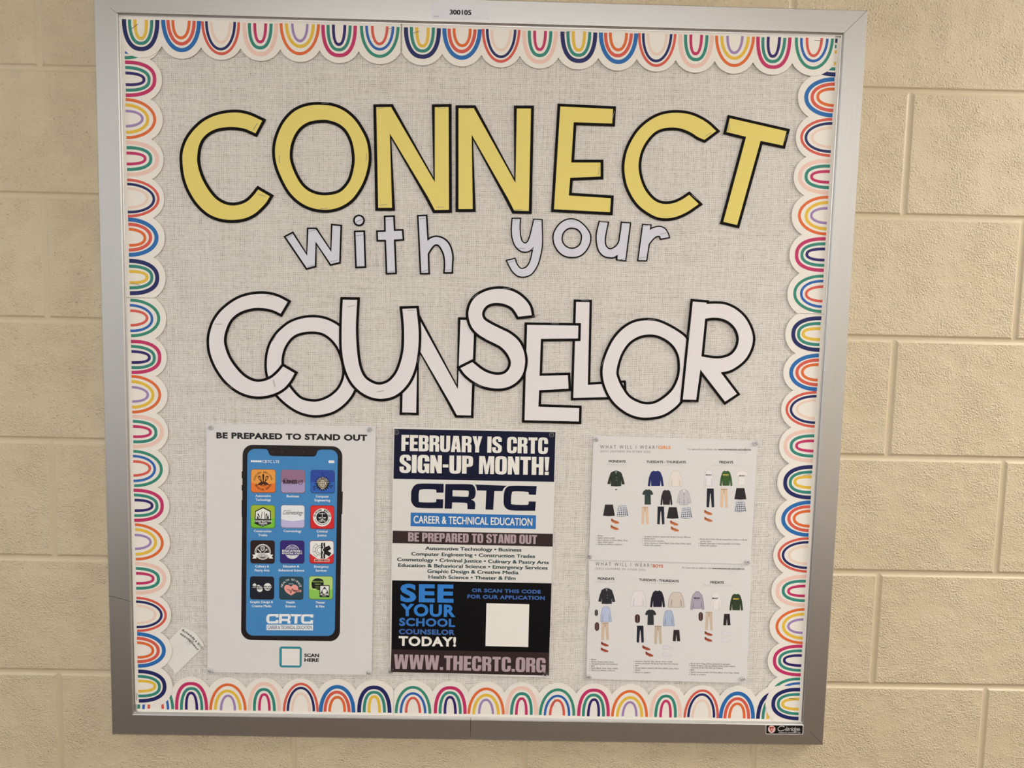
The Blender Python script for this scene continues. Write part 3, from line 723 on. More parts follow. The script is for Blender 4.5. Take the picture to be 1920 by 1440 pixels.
S.corners(mb, [(677, 826), (1170, 828), (1168, 886), (676, 884)], WH, L3)
S.text(mb, 'CAREER & TECHNICAL EDUCATION', (690, 871), (1157, 873), 36, paint(50, 78, 120), L4, 0.01)
mb.build('logo_print', phone, org)
S.crop(*c2); mb = MB(); TL_ = paint(52, 128, 140)
S.rr(mb, [(812, 1056), (1050, 1060), (1048, 1281), (812, 1278)], 28, TL_, L1)
S.corners(mb, [(838, 1080), (1027, 1083), (1025, 1259), (838, 1256)], paint(216, 210, 206), L2)
o = mb.build('scan_square', root, org); o['label'] = 'small teal bordered white square'
mb = MB(); S.text(mb, 'SCAN', (1075, 1168), (1232, 1170), 36, INK, L1, 0.045); S.text(mb, 'HERE', (1077, 1218), (1230, 1220), 36, INK, L1, 0.045)
mb.build('caption_print', root, org)

# ---- the twelve icons on the phone
kg, kh = (455, 870, 10.105), (455, 1005, 10.105)
def icon(crop, q, base, top, label, draw, split=0.5, curve=0.06):
    S.crop(*crop); mb = MB()
    qa = [(q[0], q[1]), (q[2], q[1] + 6), (q[2] - 2, q[3] + 6), (q[0] - 2, q[3])]
    rim = paint(*[int(c * 0.55 + 20) for c in base]); S.rr(mb, qa, 52, rim, L3, n=6)
    qb = [(q[0] + 8, q[1] + 10), (q[2] - 8, q[1] + 16), (q[2] - 10, q[3] - 12), (q[0] + 8, q[3] - 16)]
    S.rr(mb, qb, 46, paint(*base), L4, n=6)
    if top:
        h = q[1] + (q[3] - q[1]) * split; dd = (q[3] - q[1]) * curve
        S.poly(mb, [(q[0] + 8, h, 1), (q[0] + 8, q[1] + 60, 1), (q[0] + 20, q[1] + 26), (q[0] + 54, q[1] + 12, 1), (q[2] - 54, q[1] + 16, 1), (q[2] - 20, q[1] + 30), (q[2] - 8, q[1] + 64, 1),
                    (q[2] - 9, h + 4, 1), (q[0] * 0.3 + q[2] * 0.7, h + dd), ((q[0] + q[2]) / 2, h + dd * 1.35), (q[0] * 0.7 + q[2] * 0.3, h + dd)], paint(*top), L5)
    draw(mb)
    o = mb.build('app_icon', phone, org); o['label'] = label
BR = paint(58, 26, 18); BK = paint(18, 16, 18); OFF = paint(222, 218, 214); TAN = paint(206, 196, 176)
def d_auto(mb):
    S.arc_text(mb, 'CONCORD REGIONAL', 388, 320, 150, 172, 8, 34, BR, L6, 0.02)
    S.arc_text(mb, 'TECHNICAL CENTER', 388, 330, 170, 202, 338, 34, BR, L6, 0.02, True)
    S.poly(mb, [(390, 180, 1), (408, 215), (398, 330, 1), (382, 330, 1), (372, 215)], BR, L6)
    for sgn in (-1, 1):
        S.poly(mb, [(390 + sgn * 30, 320, 1), (390 + sgn * 55, 230), (390 + sgn * 100, 240), (390 + sgn * 70, 305), (390 + sgn * 20, 345, 1)], BR, L6, 0, [[(390 + sgn * 48, 300), (390 + sgn * 62, 248), (390 + sgn * 82, 255), (390 + sgn * 62, 292)]])
        S.poly(mb, [(390, 330, 1), (390 + sgn * 60, 345), (390 + sgn * 130, 410, 1), (390 + sgn * 80, 395), (390 + sgn * 30, 400), (390, 380, 1)], BR, L6)
    S.arc_text(mb, 'ADVANCE', 388, 330, 98, 222, 318, 26, BR, L6, 0.02, True)
icon(kg, (155, 95, 628, 545), (222, 112, 44), (232, 146, 66), 'orange course icon with crest', d_auto, 0.58)
def d_bus(mb):
    S.text(mb, 'BUSINESS', (765, 372), (1035, 374), 72, BK, L6, 0.045); S.text(mb, 'CRTC', (770, 292), (850, 293), 20, BK, L6, 0.03)
    S.disc(mb, 1094, 345, 46, BK, L6, 38); S.line(mb, [(1048, 360), (1080, 330), (1105, 345), (1142, 300)], 9, BK, L6)
    S.line(mb, [(780, 396), (1020, 398)], 5, paint(110, 96, 130), L6)
icon(kg, (724, 105, 1186, 555), (158, 142, 180), (140, 104, 130), 'mauve course icon lettered business', d_bus, 0.52)
def d_ce(mb):
    n = 18; pts = []
    for i in range(n):
        for r, a in ((112, -0.30), (146, -0.16), (146, 0.16), (112, 0.30)):
            t = 2 * math.pi * (i + a) / n; pts.append((1515 + r * math.cos(t), 372 + r * math.sin(t)))
    S.corners(mb, pts, BK, L6)
    S.disc(mb, 1515, 370, 88, TAN, L6 + L1, 80); S.disc(mb, 1515, 370, 66, TAN, L6 + L1)
    for dx in (-30, 0, 30): S.line(mb, [(1515 + dx * 0.7, 312), (1515 + dx * 1.3, 370), (1515 + dx * 0.7, 428)], 6, BK, L6 + L2)
    for dy in (-30, 0, 30): S.line(mb, [(1456, 370 + dy), (1574, 370 + dy)], 9, BK, L6 + L2)
    S.arc_text(mb, 'COMPUTER ENGINEERING', 1515, 370, 98, 170, 10, 18, TAN, L6 + L1, 0.02)
    S.text(mb, 'CRTC', (1482, 478), (1548, 479), 20, TAN, L6 + L1, 0.03)
    S.text(mb, 'T', (1498, 215), (1532, 215), 40, BK, L6); S.text(mb, 'S', (1335, 495), (1378, 495), 60, BK, L6); S.text(mb, 'P', (1665, 470), (1705, 470), 70, BK, L6)
    S.line(mb, [(1330, 420), (1385, 430)], 8, BK, L6)
icon(kg, (1285, 112, 1748, 555), (44, 92, 172), (40, 66, 148), 'blue course icon with black gear', d_ce, 0.5)
def d_con(mb):
    S.corners(mb, [(385, 815), (535, 890), (538, 1130), (380, 1190), (226, 1130), (236, 890)], BK, L6)
    S.corners(mb, [(385, 838), (516, 905), (520, 1045), (245, 1043), (252, 905)], OFF, L6 + L1)
    for x in (300, 460): S.corners(mb, [(x - 34, 1040), (x - 20, 940), (x + 16, 940), (x + 40, 1040)], BK, L6 + L2)
    S.corners(mb, [(372, 1040), (378, 890), (336, 880), (350, 862), (420, 858), (428, 885), (398, 892), (402, 1040)], OFF, L6 + L3)
    S.line(mb, [(352, 1040), (368, 905)], 10, BK, L6 + L2); S.line(mb, [(418, 1040), (408, 905)], 10, BK, L6 + L2)
    S.line(mb, [(262, 935), (320, 1035)], 14, OFF, L6 + L3); S.line(mb, [(300, 900), (340, 1030)], 14, OFF, L6 + L3); S.line(mb, [(486, 920), (440, 1035)], 14, OFF, L6 + L3)
    S.text(mb, 'CONSTRUCTION', (226, 1098), (545, 1100), 34, OFF, L6 + L1, 0.03); S.text(mb, 'TRADES', (300, 1142), (465, 1143), 34, OFF, L6 + L1, 0.03)
    S.text(mb, 'CRTC', (345, 1166), (420, 1167), 14, OFF, L6 + L1, 0.02)
icon(kg, (152, 770, 615, 1218), (110, 180, 48), (152, 172, 48), 'green course icon with tool shield', d_con, 0.55)
def d_cos(mb):
    S.text(mb, 'Cosmetology', (755, 955), (1135, 960), 78, BK, L6, 0.0, 0.95, 0.3); S.text(mb, 'CRTC', (832, 888), (920, 889), 15, BK, L6, 0.02)
icon(kg, (722, 770, 1178, 1216), (178, 172, 208), (214, 216, 220), 'white and lilac course icon in script', d_cos, 0.62)
def d_crim(mb):
    S.disc(mb, 1507, 1012, 172, OFF, L6); S.disc(mb, 1507, 1012, 112, BK, L6 + L1)
    S.arc_text(mb, 'CRIMINAL JUSTICE', 1507, 1012, 124, 172, 8, 38, BK, L6 + L1, 0.035)
    S.arc_text(mb, 'CONCORD REGIONAL TECHNICAL CENTER', 1507, 1012, 146, 195, 345, 18, BK, L6 + L1, 0.02, True)
    S.line(mb, [(1507, 925), (1507, 1050)], 9, OFF, L6 + L2); S.line(mb, [(1448, 942), (1566, 942)], 8, OFF, L6 + L2); S.line(mb, [(1478, 1050), (1536, 1050)], 9, OFF, L6 + L2)
    for x in (1462, 1552): S.corners(mb, [(x - 28, 1012), (x + 28, 1012), (x + 14, 1030), (x - 14, 1030)], OFF, L6 + L2)
    S.text(mb, 'CRTC', (1440, 1092), (1572, 1093), 30, OFF, L6 + L2, 0.03)
icon(kg, (1278, 780, 1740, 1230), (196, 34, 40), (206, 44, 46), 'red course icon with scales of justice', d_crim, 0.5)
def d_cul(mb):
    n = 32; pts = [((380 + (156 if i % 2 else 146) * math.cos(2 * math.pi * i / 64)), 300 + (152 if i % 2 else 142) * math.sin(2 * math.pi * i / 64)) for i in range(64)]
    S.corners(mb, pts, OFF, L6, 0, [[(380 + 138 * math.cos(2 * math.pi * i / 32), 300 + 134 * math.sin(2 * math.pi * i / 32)) for i in range(32)]])
    S.disc(mb, 380, 300, 128, OFF, L6, 120)
    S.corners(mb, [(238, 322), (520, 322), (520, 396), (238, 396)], OFF, L6 + L1)
    for sgn in (-1, 1): S.corners(mb, [(379 + sgn * 130, 352), (379 + sgn * 200, 352), (379 + sgn * 172, 390), (379 + sgn * 200, 428), (379 + sgn * 120, 428), (379 + sgn * 120, 396)], OFF, L6)
    S.text(mb, 'CULINARY +', (290, 356), (468, 357), 26, BR, L6 + L2, 0.02); S.text(mb, 'PASTRY ARTS', (282, 390), (478, 391), 26, BR, L6 + L2, 0.02)
    S.line(mb, [(290, 250), (350, 312)], 18, OFF, L6); S.line(mb, [(462, 250), (395, 315)], 8, OFF, L6); S.disc(mb, 450, 262, 18, OFF, L6, 11)
    S.poly(mb, [(340, 210), (375, 195), (415, 210), (410, 262), (375, 285), (345, 262)], OFF, L6, 0, [[(352, 215), (402, 215), (398, 258), (375, 270), (354, 258)]])
    for y in (225, 240, 255): S.line(mb, [(350, y), (405, y)], 4, OFF, L6)
icon(kh, (145, 78, 610, 520), (38, 20, 20), None, 'dark brown course icon with white chef badge', d_cul)
def d_edu(mb):
    S.disc(mb, 940, 300, 136, OFF, L6, 126); VI = paint(48, 32, 104)
    S.corners(mb, [(745, 255), (1135, 258), (1135, 348), (745, 345)], VI, L6 + L1)
    for i, y in enumerate((200, 216, 232, 246)): S.line(mb, [(940 - 62 - i * 12, y), (940 + 62 + i * 12, y)], 9, paint(170, 160, 190), L6)
    S.text(mb, 'EDUCATION', (748, 302), (1082, 304), 42, OFF, L6 + L2, 0.03); S.text(mb, '&', (1092, 304), (1125, 304), 40, paint(170, 150, 170), L6 + L2)
    S.text(mb, 'BEHAVIORAL SCIENCE', (748, 340), (1130, 343), 28, OFF, L6 + L2, 0.025)
    S.poly(mb, [(838, 358, 1), (1042, 360, 1), (1010, 400), (940, 418), (870, 400)], OFF, L6); S.text(mb, 'CRTC', (878, 384), (1004, 385), 22, VI, L6 + L1, 0.02)
icon(kh, (708, 80, 1172, 520), (46, 32, 104), None, 'purple course icon with white lettering', d_edu)
def d_ems(mb):
    S.disc(mb, 1468, 272, 94, BK, L6, 86); S.disc(mb, 1468, 272, 60, BK, L6, 53)
    for a in (0.3, 1.0, 2.1, 2.9, 3.6, 4.2): S.line(mb, [(1468 + 90 * math.cos(a), 272 + 90 * math.sin(a)), (1468 + 144 * math.cos(a), 272 + 144 * math.sin(a))], 6, paint(70, 66, 66), L6)
    for a0 in (1.0, 2.1, 2.9, 3.6): S.line(mb, [(1468 + 144 * math.cos(a0), 272 + 144 * math.sin(a0)), (1468 + 144 * math.cos(a0 + 0.62), 272 + 144 * math.sin(a0 + 0.62))], 6, paint(70, 66, 66), L6)
    S.corners(mb, [(1485, 130), (1562, 130), (1562, 212), (1640, 178), (1678, 248), (1612, 282), (1680, 322), (1640, 388), (1562, 345), (1562, 428), (1485, 428)], BK, L6 + L1)
    S.line(mb, [(1525, 140), (1520, 180), (1535, 220), (1505, 260), (1535, 310), (1518, 350), (1525, 420)], 16, OFF, L6 + L2)
    S.rr(mb, [(1355, 432), (1648, 434), (1646, 490), (1355, 488)], 10, paint(226, 150, 140), L6)
    S.text(mb, 'ES1-CRTC', (1372, 476), (1635, 478), 30, BK, L6 + L1, 0.045)
icon(kh, (1268, 80, 1730, 525), (196, 38, 38), (222, 216, 212), 'white and red course icon with rescue star', d_ems, 0.56, 0.22)
def d_gra(mb):
    S.disc(mb, 225, 935, 36, OFF, L6); S.disc(mb, 325, 1005, 56, OFF, L6); S.disc(mb, 472, 965, 74, OFF, L6, ry=72); S.disc(mb, 300, 960, 34, OFF, L6)
    S.text(mb, 'GRAPHIC DESIGN AND', (172, 972), (556, 974), 32, BK, L6 + L1, 0.04); S.text(mb, 'CREATIVE MEDIA', (258, 1014), (552, 1016), 32, BK, L6 + L1, 0.04)
    S.line(mb, [(176, 945), (556, 946)], 5, OFF, L6); S.line(mb, [(178, 978), (380, 979)], 5, OFF, L6)
icon(kh, (138, 762, 598, 1200), (20, 22, 36), None, 'near-black course icon with white blots', d_gra)
def d_hea(mb):
    S.arc_text(mb, 'HEALTH SCIENCE', 918, 1010, 168, 162, 18, 36, OFF, L6, 0.015); S.text(mb, 'CRTC', (870, 916), (968, 917), 16, OFF, L6, 0.02)
    PKH = paint(230, 148, 140)
    S.poly(mb, cs('918,960* 950,930 1000,925 1045,960 1050,1020 1000,1075 918,1126* 830,1070 790,1010 792,955 830,928 880,935'), PKH, L6)
    S.rr(mb, [(960, 1020), (1112, 1022), (1110, 1062), (960, 1060)], 6, PKH, L6)
    S.line(mb, [(840, 1018), (890, 1020), (912, 1085), (942, 995), (962, 1040), (1092, 1042)], 11, BR, L6 + L1)
icon(kh, (693, 765, 1152, 1205), (34, 62, 72), None, 'dark teal course icon with pink heart', d_hea)
def d_the(mb):
    S.poly(mb, cs('1320,850 1360,815 1420,800 1490,815 1528,845 1530,940 1490,1000 1440,1025 1380,1000 1320,985 1305,900'), BK, L6)
    GR = paint(150, 186, 96)
    S.text(mb, 'PRODUCTION', (1318, 878), (1518, 880), 26, GR, L6 + L1, 0.02); S.text(mb, 'DESIGN', (1370, 925), (1475, 926), 22, GR, L6 + L1, 0.02)
    for y in (955, 985): S.line(mb, [(1375, y), (1470, y)], 6, GR, L6 + L1)
    S.corners(mb, [(1458, 930), (1645, 932), (1643, 1160), (1456, 1158)], BK, L6 + L2)
    S.corners(mb, [(1472, 945), (1632, 947), (1631, 1078), (1471, 1076)], OFF, L6 + L3)
    S.corners(mb, [(1552, 958), (1600, 1025), (1622, 1078), (1482, 1076), (1502, 1025)], BK, L6 + L4); S.disc(mb, 1552, 1045, 42, OFF, L6 + L5)
    S.text(mb, 'ACTING', (1468, 1122), (1635, 1123), 38, OFF, L6 + L3, 0.035); S.text(mb, 'CRTC', (1512, 1146), (1585, 1147), 14, OFF, L6 + L3, 0.02)
icon(kh, (1252, 755, 1712, 1205), (128, 182, 80), (168, 196, 112), 'light green course icon with stage card', d_the, 0.55)

# ---- the sign-up poster
S, root, org = make_poster(None, [(737.7, 800.4), (1043, 808), (1029, 1271), (731, 1259)],
    'navy, white and black poster headed february is sign-up month, right of the phone poster', 'signup_poster', 0, PAPER2)
k3, k4 = (720, 780, 5.647), (720, 1025, 5.647)
PNAVY, PBLUE, PDARK, PBLACK = paint(11, 15, 42, 0.5, spec=0.2), paint(40, 104, 170, 0.5), paint(44, 29, 31, 0.5), paint(6, 5, 8, 0.5, spec=0.2)
PWHITE, PGREY, PTXT, PB2 = paint(220, 214, 206, 0.5), paint(164, 144, 148, 0.45), paint(30, 56, 58), paint(58, 96, 160)
S.crop(*k3)
mb = MB(); S.corners(mb, [(110, 136), (1816, 171), (1801, 698), (100, 665)], PNAVY, L1)
S.heavy(mb, 'FEBRUARY IS CRTC', (183, 370), (1735, 401), 171, PWHITE, L2)
S.heavy(mb, 'SIGN-UP MONTH!', (163, 600), (1748, 625), 190, PWHITE, L2)
o = mb.build('heading_banner', root, org); o['label'] = 'navy heading banner with white capitals'
mb = MB(); map_logo(S, mb, PNAVY, L1, [(288, 716), (1617, 742), (1609, 1004), (286, 977)])
o = mb.build('logo_print', root, org); o['label'] = 'large navy four letter logo'
mb = MB(); S.corners(mb, [(283, 1022), (1610, 1052), (1607, 1197), (281, 1167)], PBLUE, L1)
S.text(mb, 'CAREER & TECHNICAL EDUCATION', (313, 1135), (1570, 1163), 80, PWHITE, L2, 0.018)
o = mb.build('subtitle_bar', root, org); o['label'] = 'blue bar with white capitals'
mb = MB(); S.corners(mb, [(93, 1214), (1788, 1248), (1785, 1383), (90, 1346)], PDARK, L1)
S.heavy(mb, 'BE PREPARED TO STAND OUT', (255, 1328), (1620, 1356), 96, PGREY, L2, 0.05)
o = mb.build('motto_bar', root, org); o['label'] = 'dark brown bar with grey capitals'
S.crop(*k4)
mb = MB()
for st_, a, b in (('Automotive Technology \u2022 Business', (437, 35), (1455, 53)), ('Computer Engineering \u2022 Construction Trades', (288, 93), (1600, 120)),
                  ('Cosmetology \u2022 Criminal Justice \u2022 Culinary & Pastry Arts', (138, 152), (1745, 186)),
                  ('Education & Behavioral Science \u2022 Emergency Services', (150, 213), (1733, 243)),
                  ('Graphic Design & Creative Media', (458, 277), (1425, 293)), ('Health Science \u2022 Theater & Film', (470, 338), (1393, 353))):
    S.text(mb, st_, a, b, 37, PTXT, L1, 0.03)
o = mb.build('course_list_print', root, org); o['label'] = 'six centred lines of course names'
mb = MB(); S.corners(mb, [(86, 356), (1774, 388), (1750, 1122), (78, 1086)], PBLACK, L1)
PBR = paint(44, 116, 190)
for st_, a, b, c, mt_ in (('SEE', (172, 583), (735, 592), 188, PBR), ('YOUR', (172, 733), (755, 745), 128, PBR), ('SCHOOL', (160, 838), (752, 850), 84, paint(48, 106, 176)),
                     ('COUNSELOR', (157, 925), (750, 935), 54, PB2), ('TODAY!', (155, 1048), (762, 1058), 100, PWHITE),
                     ('OR SCAN THIS CODE', (930, 480), (1660, 497), 38, PB2), ('FOR OUR APPLICATION', (882, 547), (1702, 565), 40, PB2)):
    S.text(mb, st_, a, b, c, mt_, L2, 0.04, 1.1)
bx = mb.build('call_to_action_panel', root, org); bx['label'] = 'black panel with blue and white capitals'
mb = MB(); S.corners(mb, [(1085, 598), (1538, 610), (1527, 1063), (1074, 1052)], PWHITE, L2)
o = mb.build('scan_square', bx, org); o['label'] = 'blank white square'
mb = MB(); S.corners(mb, [(78, 1086), (1750, 1122), (1745, 1366), (69, 1326)], PDARK, L1)
S.heavy(mb, 'WWW.THECRTC.ORG', (104, 1293), (1710, 1333), 154, PGREY, L2, 0.05)
o = mb.build('web_address_bar', root, org); o['label'] = 'dark brown bar with grey web address'

# ---- garments of the two uniform sheets
GAR = {
 'sweater': [(.36, .02), (.5, .06), (.64, .02), (.80, .12), (.93, .45), (1, .96), (.86, 1), (.77, .48), (.78, .97), (.22, .97), (.23, .48), (.14, 1), (0, .96), (.07, .45), (.20, .12)],
 'blazer': [(.38, .04), (.5, .0), (.62, .04), (.80, .14), (.92, .5), (1, .86), (.82, .88), (.78, .55), (.80, .98), (.5, 1), (.20, .98), (.22, .55), (.18, .86), (0, .84), (.08, .5), (.20, .14)],
 'shirt': [(.36, .02), (.5, .05), (.64, .02), (.86, .12), (1, .33), (.83, .40), (.76, .34), (.78, 1), (.22, 1), (.24, .34), (.17, .40), (0, .33), (.14, .12)],
 'trousers': [(.06, 0), (.94, 0), (1, .98), (.68, 1), (.53, .26), (.47, .26), (.34, 1), (0, .98)],
 'skirt': [(.17, 0), (.83, 0), (1, .96), (.5, 1), (0, .96)],
 'shorts': [(.12, 0), (.88, 0), (1, .97), (.58, 1), (.5, .4), (.42, 1), (0, .97)],
 'shoe': [(.02, .08), (.14, 0), (.34, .30), (.62, .42), (.92, .66), (1, .86), (.90, 1), (.55, .93), (.20, .70), (.03, .50)],
 'sneaker': [(.02, .25), (.30, .0), (.45, .30), (.80, .50), (1, .70), (.98, .95), (.05, .95), (0, .6)],
 'belt': [(.3, 0), (.7, 0), (1, .2), (1, .8), (.7, 1), (.3, 1), (0, .8), (0, .2)],
 'hoodie': [(.30, .10), (.38, .0), (.62, .0), (.70, .10), (.84, .2), (.95, .55), (1, .97), (.86, 1), (.79, .55), (.80, .93), (.20, .93), (.21, .55), (.14, 1), (0, .97), (.05, .55), (.16, .2)],
}
def garment(S, root, org, kind, bx_, col, label, extra=None, edge=None):
    x0, y0, x1, y1 = bx_; mb = MB(); fx = lambda u, v: (x0 + u * (x1 - x0), y0 + v * (y1 - y0))
    pts = [fx(u, v) for u, v in GAR[kind]]
    S.corners(mb, pts, paint(*col), L1)
    if edge: S.line(mb, pts + pts[:1], 4.5, paint(*edge), L2)
    dk = paint(*[max(4, int(c * 0.62)) for c in col]); lt = paint(*[min(236, int(c * 0.7 + 90)) for c in col])
    if kind in ('sweater', 'hoodie', 'blazer') and not edge:
        for u in (.225, .775): S.line(mb, [fx(u, .36), fx(u, .9)], 5, dk, L2)
    if kind == 'blazer':
        S.corners(mb, [fx(.43, .02), fx(.57, .02), fx(.52, .22), fx(.48, .22)], lt, L2); S.line(mb, [fx(.5, .22), fx(.5, .98)], 5, dk, L2)
        for v in (.45, .62): S.disc(mb, *fx(.53, v), 5, lt, L3)
    if kind == 'trousers': S.line(mb, [fx(.5, .04), fx(.5, .27)], 4, dk, L2); S.line(mb, [fx(.06, .04), fx(.94, .04)], 4, dk, L2)
    if kind == 'shoe': S.corners(mb, [fx(.10, .10), fx(.30, .32), fx(.50, .42), (fx(.36, .52)), fx(.10, .36)], dk, L2); S.line(mb, [fx(.04, .58), fx(.55, .98), fx(.95, .98)], 5, lt, L2)
    if kind == 'belt': S.line(mb, [fx(.5, .1), fx(.5, .9)], 5, lt, L2)
    if kind == 'shirt' and not edge: S.line(mb, [fx(.5, .06), fx(.5, .26)], 4, dk, L2)
    if extra == 'plaid':
        pl_ = paint(206, 208, 214)
        for i in range(6):
            v = .06 + i * .165; a = .17 * (1 - v) ; S.line(mb, [fx(a, v), fx(1 - a, v + .05)], 7, pl_, L2 + i * 3e-6)
        for i in range(6):
            u = .08 + i * .168; S.line(mb, [fx(.17 + .66 * u, .0), fx(max(0.02, u - .08), .97)], 7, pl_, L3)
    elif extra: S.text(mb, extra[0], fx(extra[1], extra[2]), fx(extra[3], extra[2] + .01), (y1 - y0) * .085, paint(*extra[4]), L3, 0.04)
    o = mb.build(kind + '_picture', root, org); o['label'] = label
GRN, ORG, TNN = (44, 66, 34), (212, 132, 60), (168, 158, 140)
def uniform_texts(S, root, org, rows):
    mb = MB()
    for r in rows['head']: S.text(mb, *r)
    mb.build('heading_print', root, org)
    mb = MB()
    for r in rows['day']: S.text(mb, *r)
    mb.build('day_names_print', root, org)
    mb = MB(); m_ = paint(58, 54, 54)
    for x, y, st_, xe, dot in rows['list']:
        S.text(mb, st_, (x, y), (xe, y + (xe - x) * .016) if xe else None, 15, m_, L1, 0.004)
        if dot: S.disc(mb, x - 16, y - 6, 3.5, m_, L1, n=10)
    mb.build('rules_print', root, org)
D1, D2 = paint(62, 58, 60), paint(34, 44, 26)
S, root, org = make_poster(None, [(1113, 817), (1421, 826.5), (1407.5, 1058), (1104, 1050)],
    'white uniform sheet headed girls, with small clothing pictures, upper of two', 'uniform_sheet', 0, PAPER, 0.0050)
k5 = (1090, 800, 5.647); S.crop(*k5)
uniform_texts(S, root, org, {
 'head': [('WHAT WILL I WEAR?', (198, 233), (802, 238), 38, D1, L1, -0.004, 1.5), ('GIRLS', (813, 236), (945, 239), 34, paint(*ORG), L1, 0.03),
          ('(BOYS UNIFORMS ON OTHER SIDE)', (198, 271), (735, 278), 22, D1, L1, -0.004, 1.4),
          ('For more info on uniforms, visit', (1128, 247), (1440, 250), 18, D1, L1, -0.002), ('www.bishopbrady.edu/uniforms', (1448, 250), (1795, 253), 18, INK, L1, 0.025)],
 'day': [('MONDAYS', (290, 379), (468, 382), 27, D2, L1, 0.03), ('TUESDAYS - THURSDAYS', (688, 385), (1107, 389), 26, D2, L1, 0.03), ('FRIDAYS', (1462, 389), (1608, 391), 27, D2, L1, 0.03),
         ('FORMAL DAYS', (272, 409), (488, 411), 18, paint(*TNN), L1, -0.006, 1.5), ('REGULAR DRESS DAYS', (730, 411), (1072, 413), 15, paint(190, 174, 160), L1, -0.006, 1.5),
         ('BRADY SPIRIT DAYS', (1390, 414), (1680, 416), 15, paint(190, 174, 160), L1, -0.006, 1.5)],
 'list': [(175, 1161, 'Blazer', 230, 1), (175, 1184, 'Button down (solid)', 352, 1), (175, 1207, 'Skirts, Shorts, or Pants (Black, Grey,', 492, 1), (175, 1229, 'Navy, Khaki, plaid)', 335, 0),
          (175, 1251, 'Shoes (no athletic sneakers)', 430, 1), (668, 1170, 'Sweaters (solid or patterned), Button Downs, Blouses', 1157, 1), (668, 1192, 'Brady polos', 777, 1),
          (668, 1215, 'Shorts (warm months)', 873, 1), (668, 1239, 'Skirts, Shorts, or Pants (Black, Grey, Navy, Khaki, plaid)', 1160, 1), (668, 1262, 'Shoes OR sneakers', 842, 1),
          (1260, 1197, 'Brady Spirit Wear (Brady sweatshirts, t-shirts, or Brady', 1757, 1), (1260, 1219, 'sporty wear)', 1375, 0),
          (1260, 1243, 'Regular Day wear is also acceptable on Fridays', 1682, 1), (1260, 1266, 'Shoes OR sneakers', 1433, 1)]})
KH, NV, BKG, SH, PLD = (206, 178, 150), (26, 28, 42), (36, 32, 34), (176, 100, 58), (40, 42, 60)
for kd, b, c, lb, ex, eg in (
 ('blazer', (275, 462, 460, 633), (38, 46, 38), 'dark green blazer', None, None),
 ('skirt', (230, 825, 355, 948), BKG, 'black skirt', None, None), ('skirt', (368, 832, 497, 952), PLD, 'plaid skirt', 'plaid', None),
 ('shoe', (313, 972, 402, 1028), SH, 'brown loafer', None, None), ('shoe', (308, 1040, 397, 1095), SH, 'brown loafer', None, None),
 ('sweater', (703, 462, 873, 633), (30, 38, 92), 'navy blue sweater', None, None), ('sweater', (928, 465, 1070, 635), (214, 204, 196), 'cream sweater', None, (196, 184, 174)),
 ('shirt', (643, 660, 763, 825), (44, 60, 54), 'dark green short-sleeved top', None, None), ('sweater', (837, 665, 965, 832), (40, 34, 38), 'black long-sleeved top', None, None),
 ('blazer', (1012, 662, 1162, 830), (184, 180, 184), 'grey cardigan', None, (160, 156, 162)),
 ('trousers', (637, 847, 712, 1035), KH, 'khaki trousers', None, None), ('trousers', (803, 845, 880, 1035), NV, 'navy trousers', None, None),
 ('skirt', (905, 852, 1030, 975), BKG, 'black skirt', None, None), ('skirt', (1045, 853, 1175, 972), PLD, 'plaid skirt', 'plaid', None),
 ('shoe', (938, 992, 1028, 1047), SH, 'brown loafer', None, None), ('shoe', (945, 1055, 1035, 1110), SH, 'brown loafer', None, None),
 ('sweater', (1298, 455, 1405, 632), (214, 208, 210), 'white long-sleeved shirt', ('BRADY', .2, .36, .8, (52, 52, 40)), (192, 186, 190)),
 ('sweater', (1465, 462, 1600, 630), (52, 84, 42), 'green sweatshirt with yellow lettering', ('BRADY', .26, .33, .72, (226, 196, 80)), None),
 ('shirt', (1640, 462, 1765, 615), (215, 208, 204), 'white tee shirt', ('BRADY', .25, .42, .75, (52, 52, 40)), (204, 196, 192)),
 ('trousers', (1325, 655, 1407, 855), NV, 'navy trousers', None, None), ('trousers', (1470, 655, 1552, 858), KH, 'khaki trousers', None, None),
 ('skirt', (1620, 650, 1748, 773), BKG, 'black skirt', None, None), ('skirt', (1615, 785, 1745, 905), PLD, 'plaid skirt', 'plaid', None),
 ('shoe', (1298, 880, 1388, 935), SH, 'brown loafer', None, None), ('shoe', (1300, 955, 1390, 1007), SH, 'brown loafer', None, None)):
    garment(S, root, org, kd, b, c, lb, ex, eg)
mb = MB(); S.corners(mb, [(357, 660), (379, 661), (368, 677)], INK, L1); mb.build('collar_picture', root, org)
S, root, org = make_poster(None, [(1103.5, 1043), (1409, 1051), (1399, 1281), (1099.5, 1273)],
    'white uniform sheet headed boys, with small clothing pictures, lower of two', 'uniform_sheet', 0, PAPER, 0.0050, -0.0137,
    [(1103.5, 1043), (1409, 1051), (1407, 1125), (1403.5, 1190), (1399, 1281), (1099.5, 1273), (1101, 1190), (1103.2, 1150), (1106.5, 1130), (1104.2, 1115)])
k6 = (1090, 1035, 5.647); S.crop(*k6)
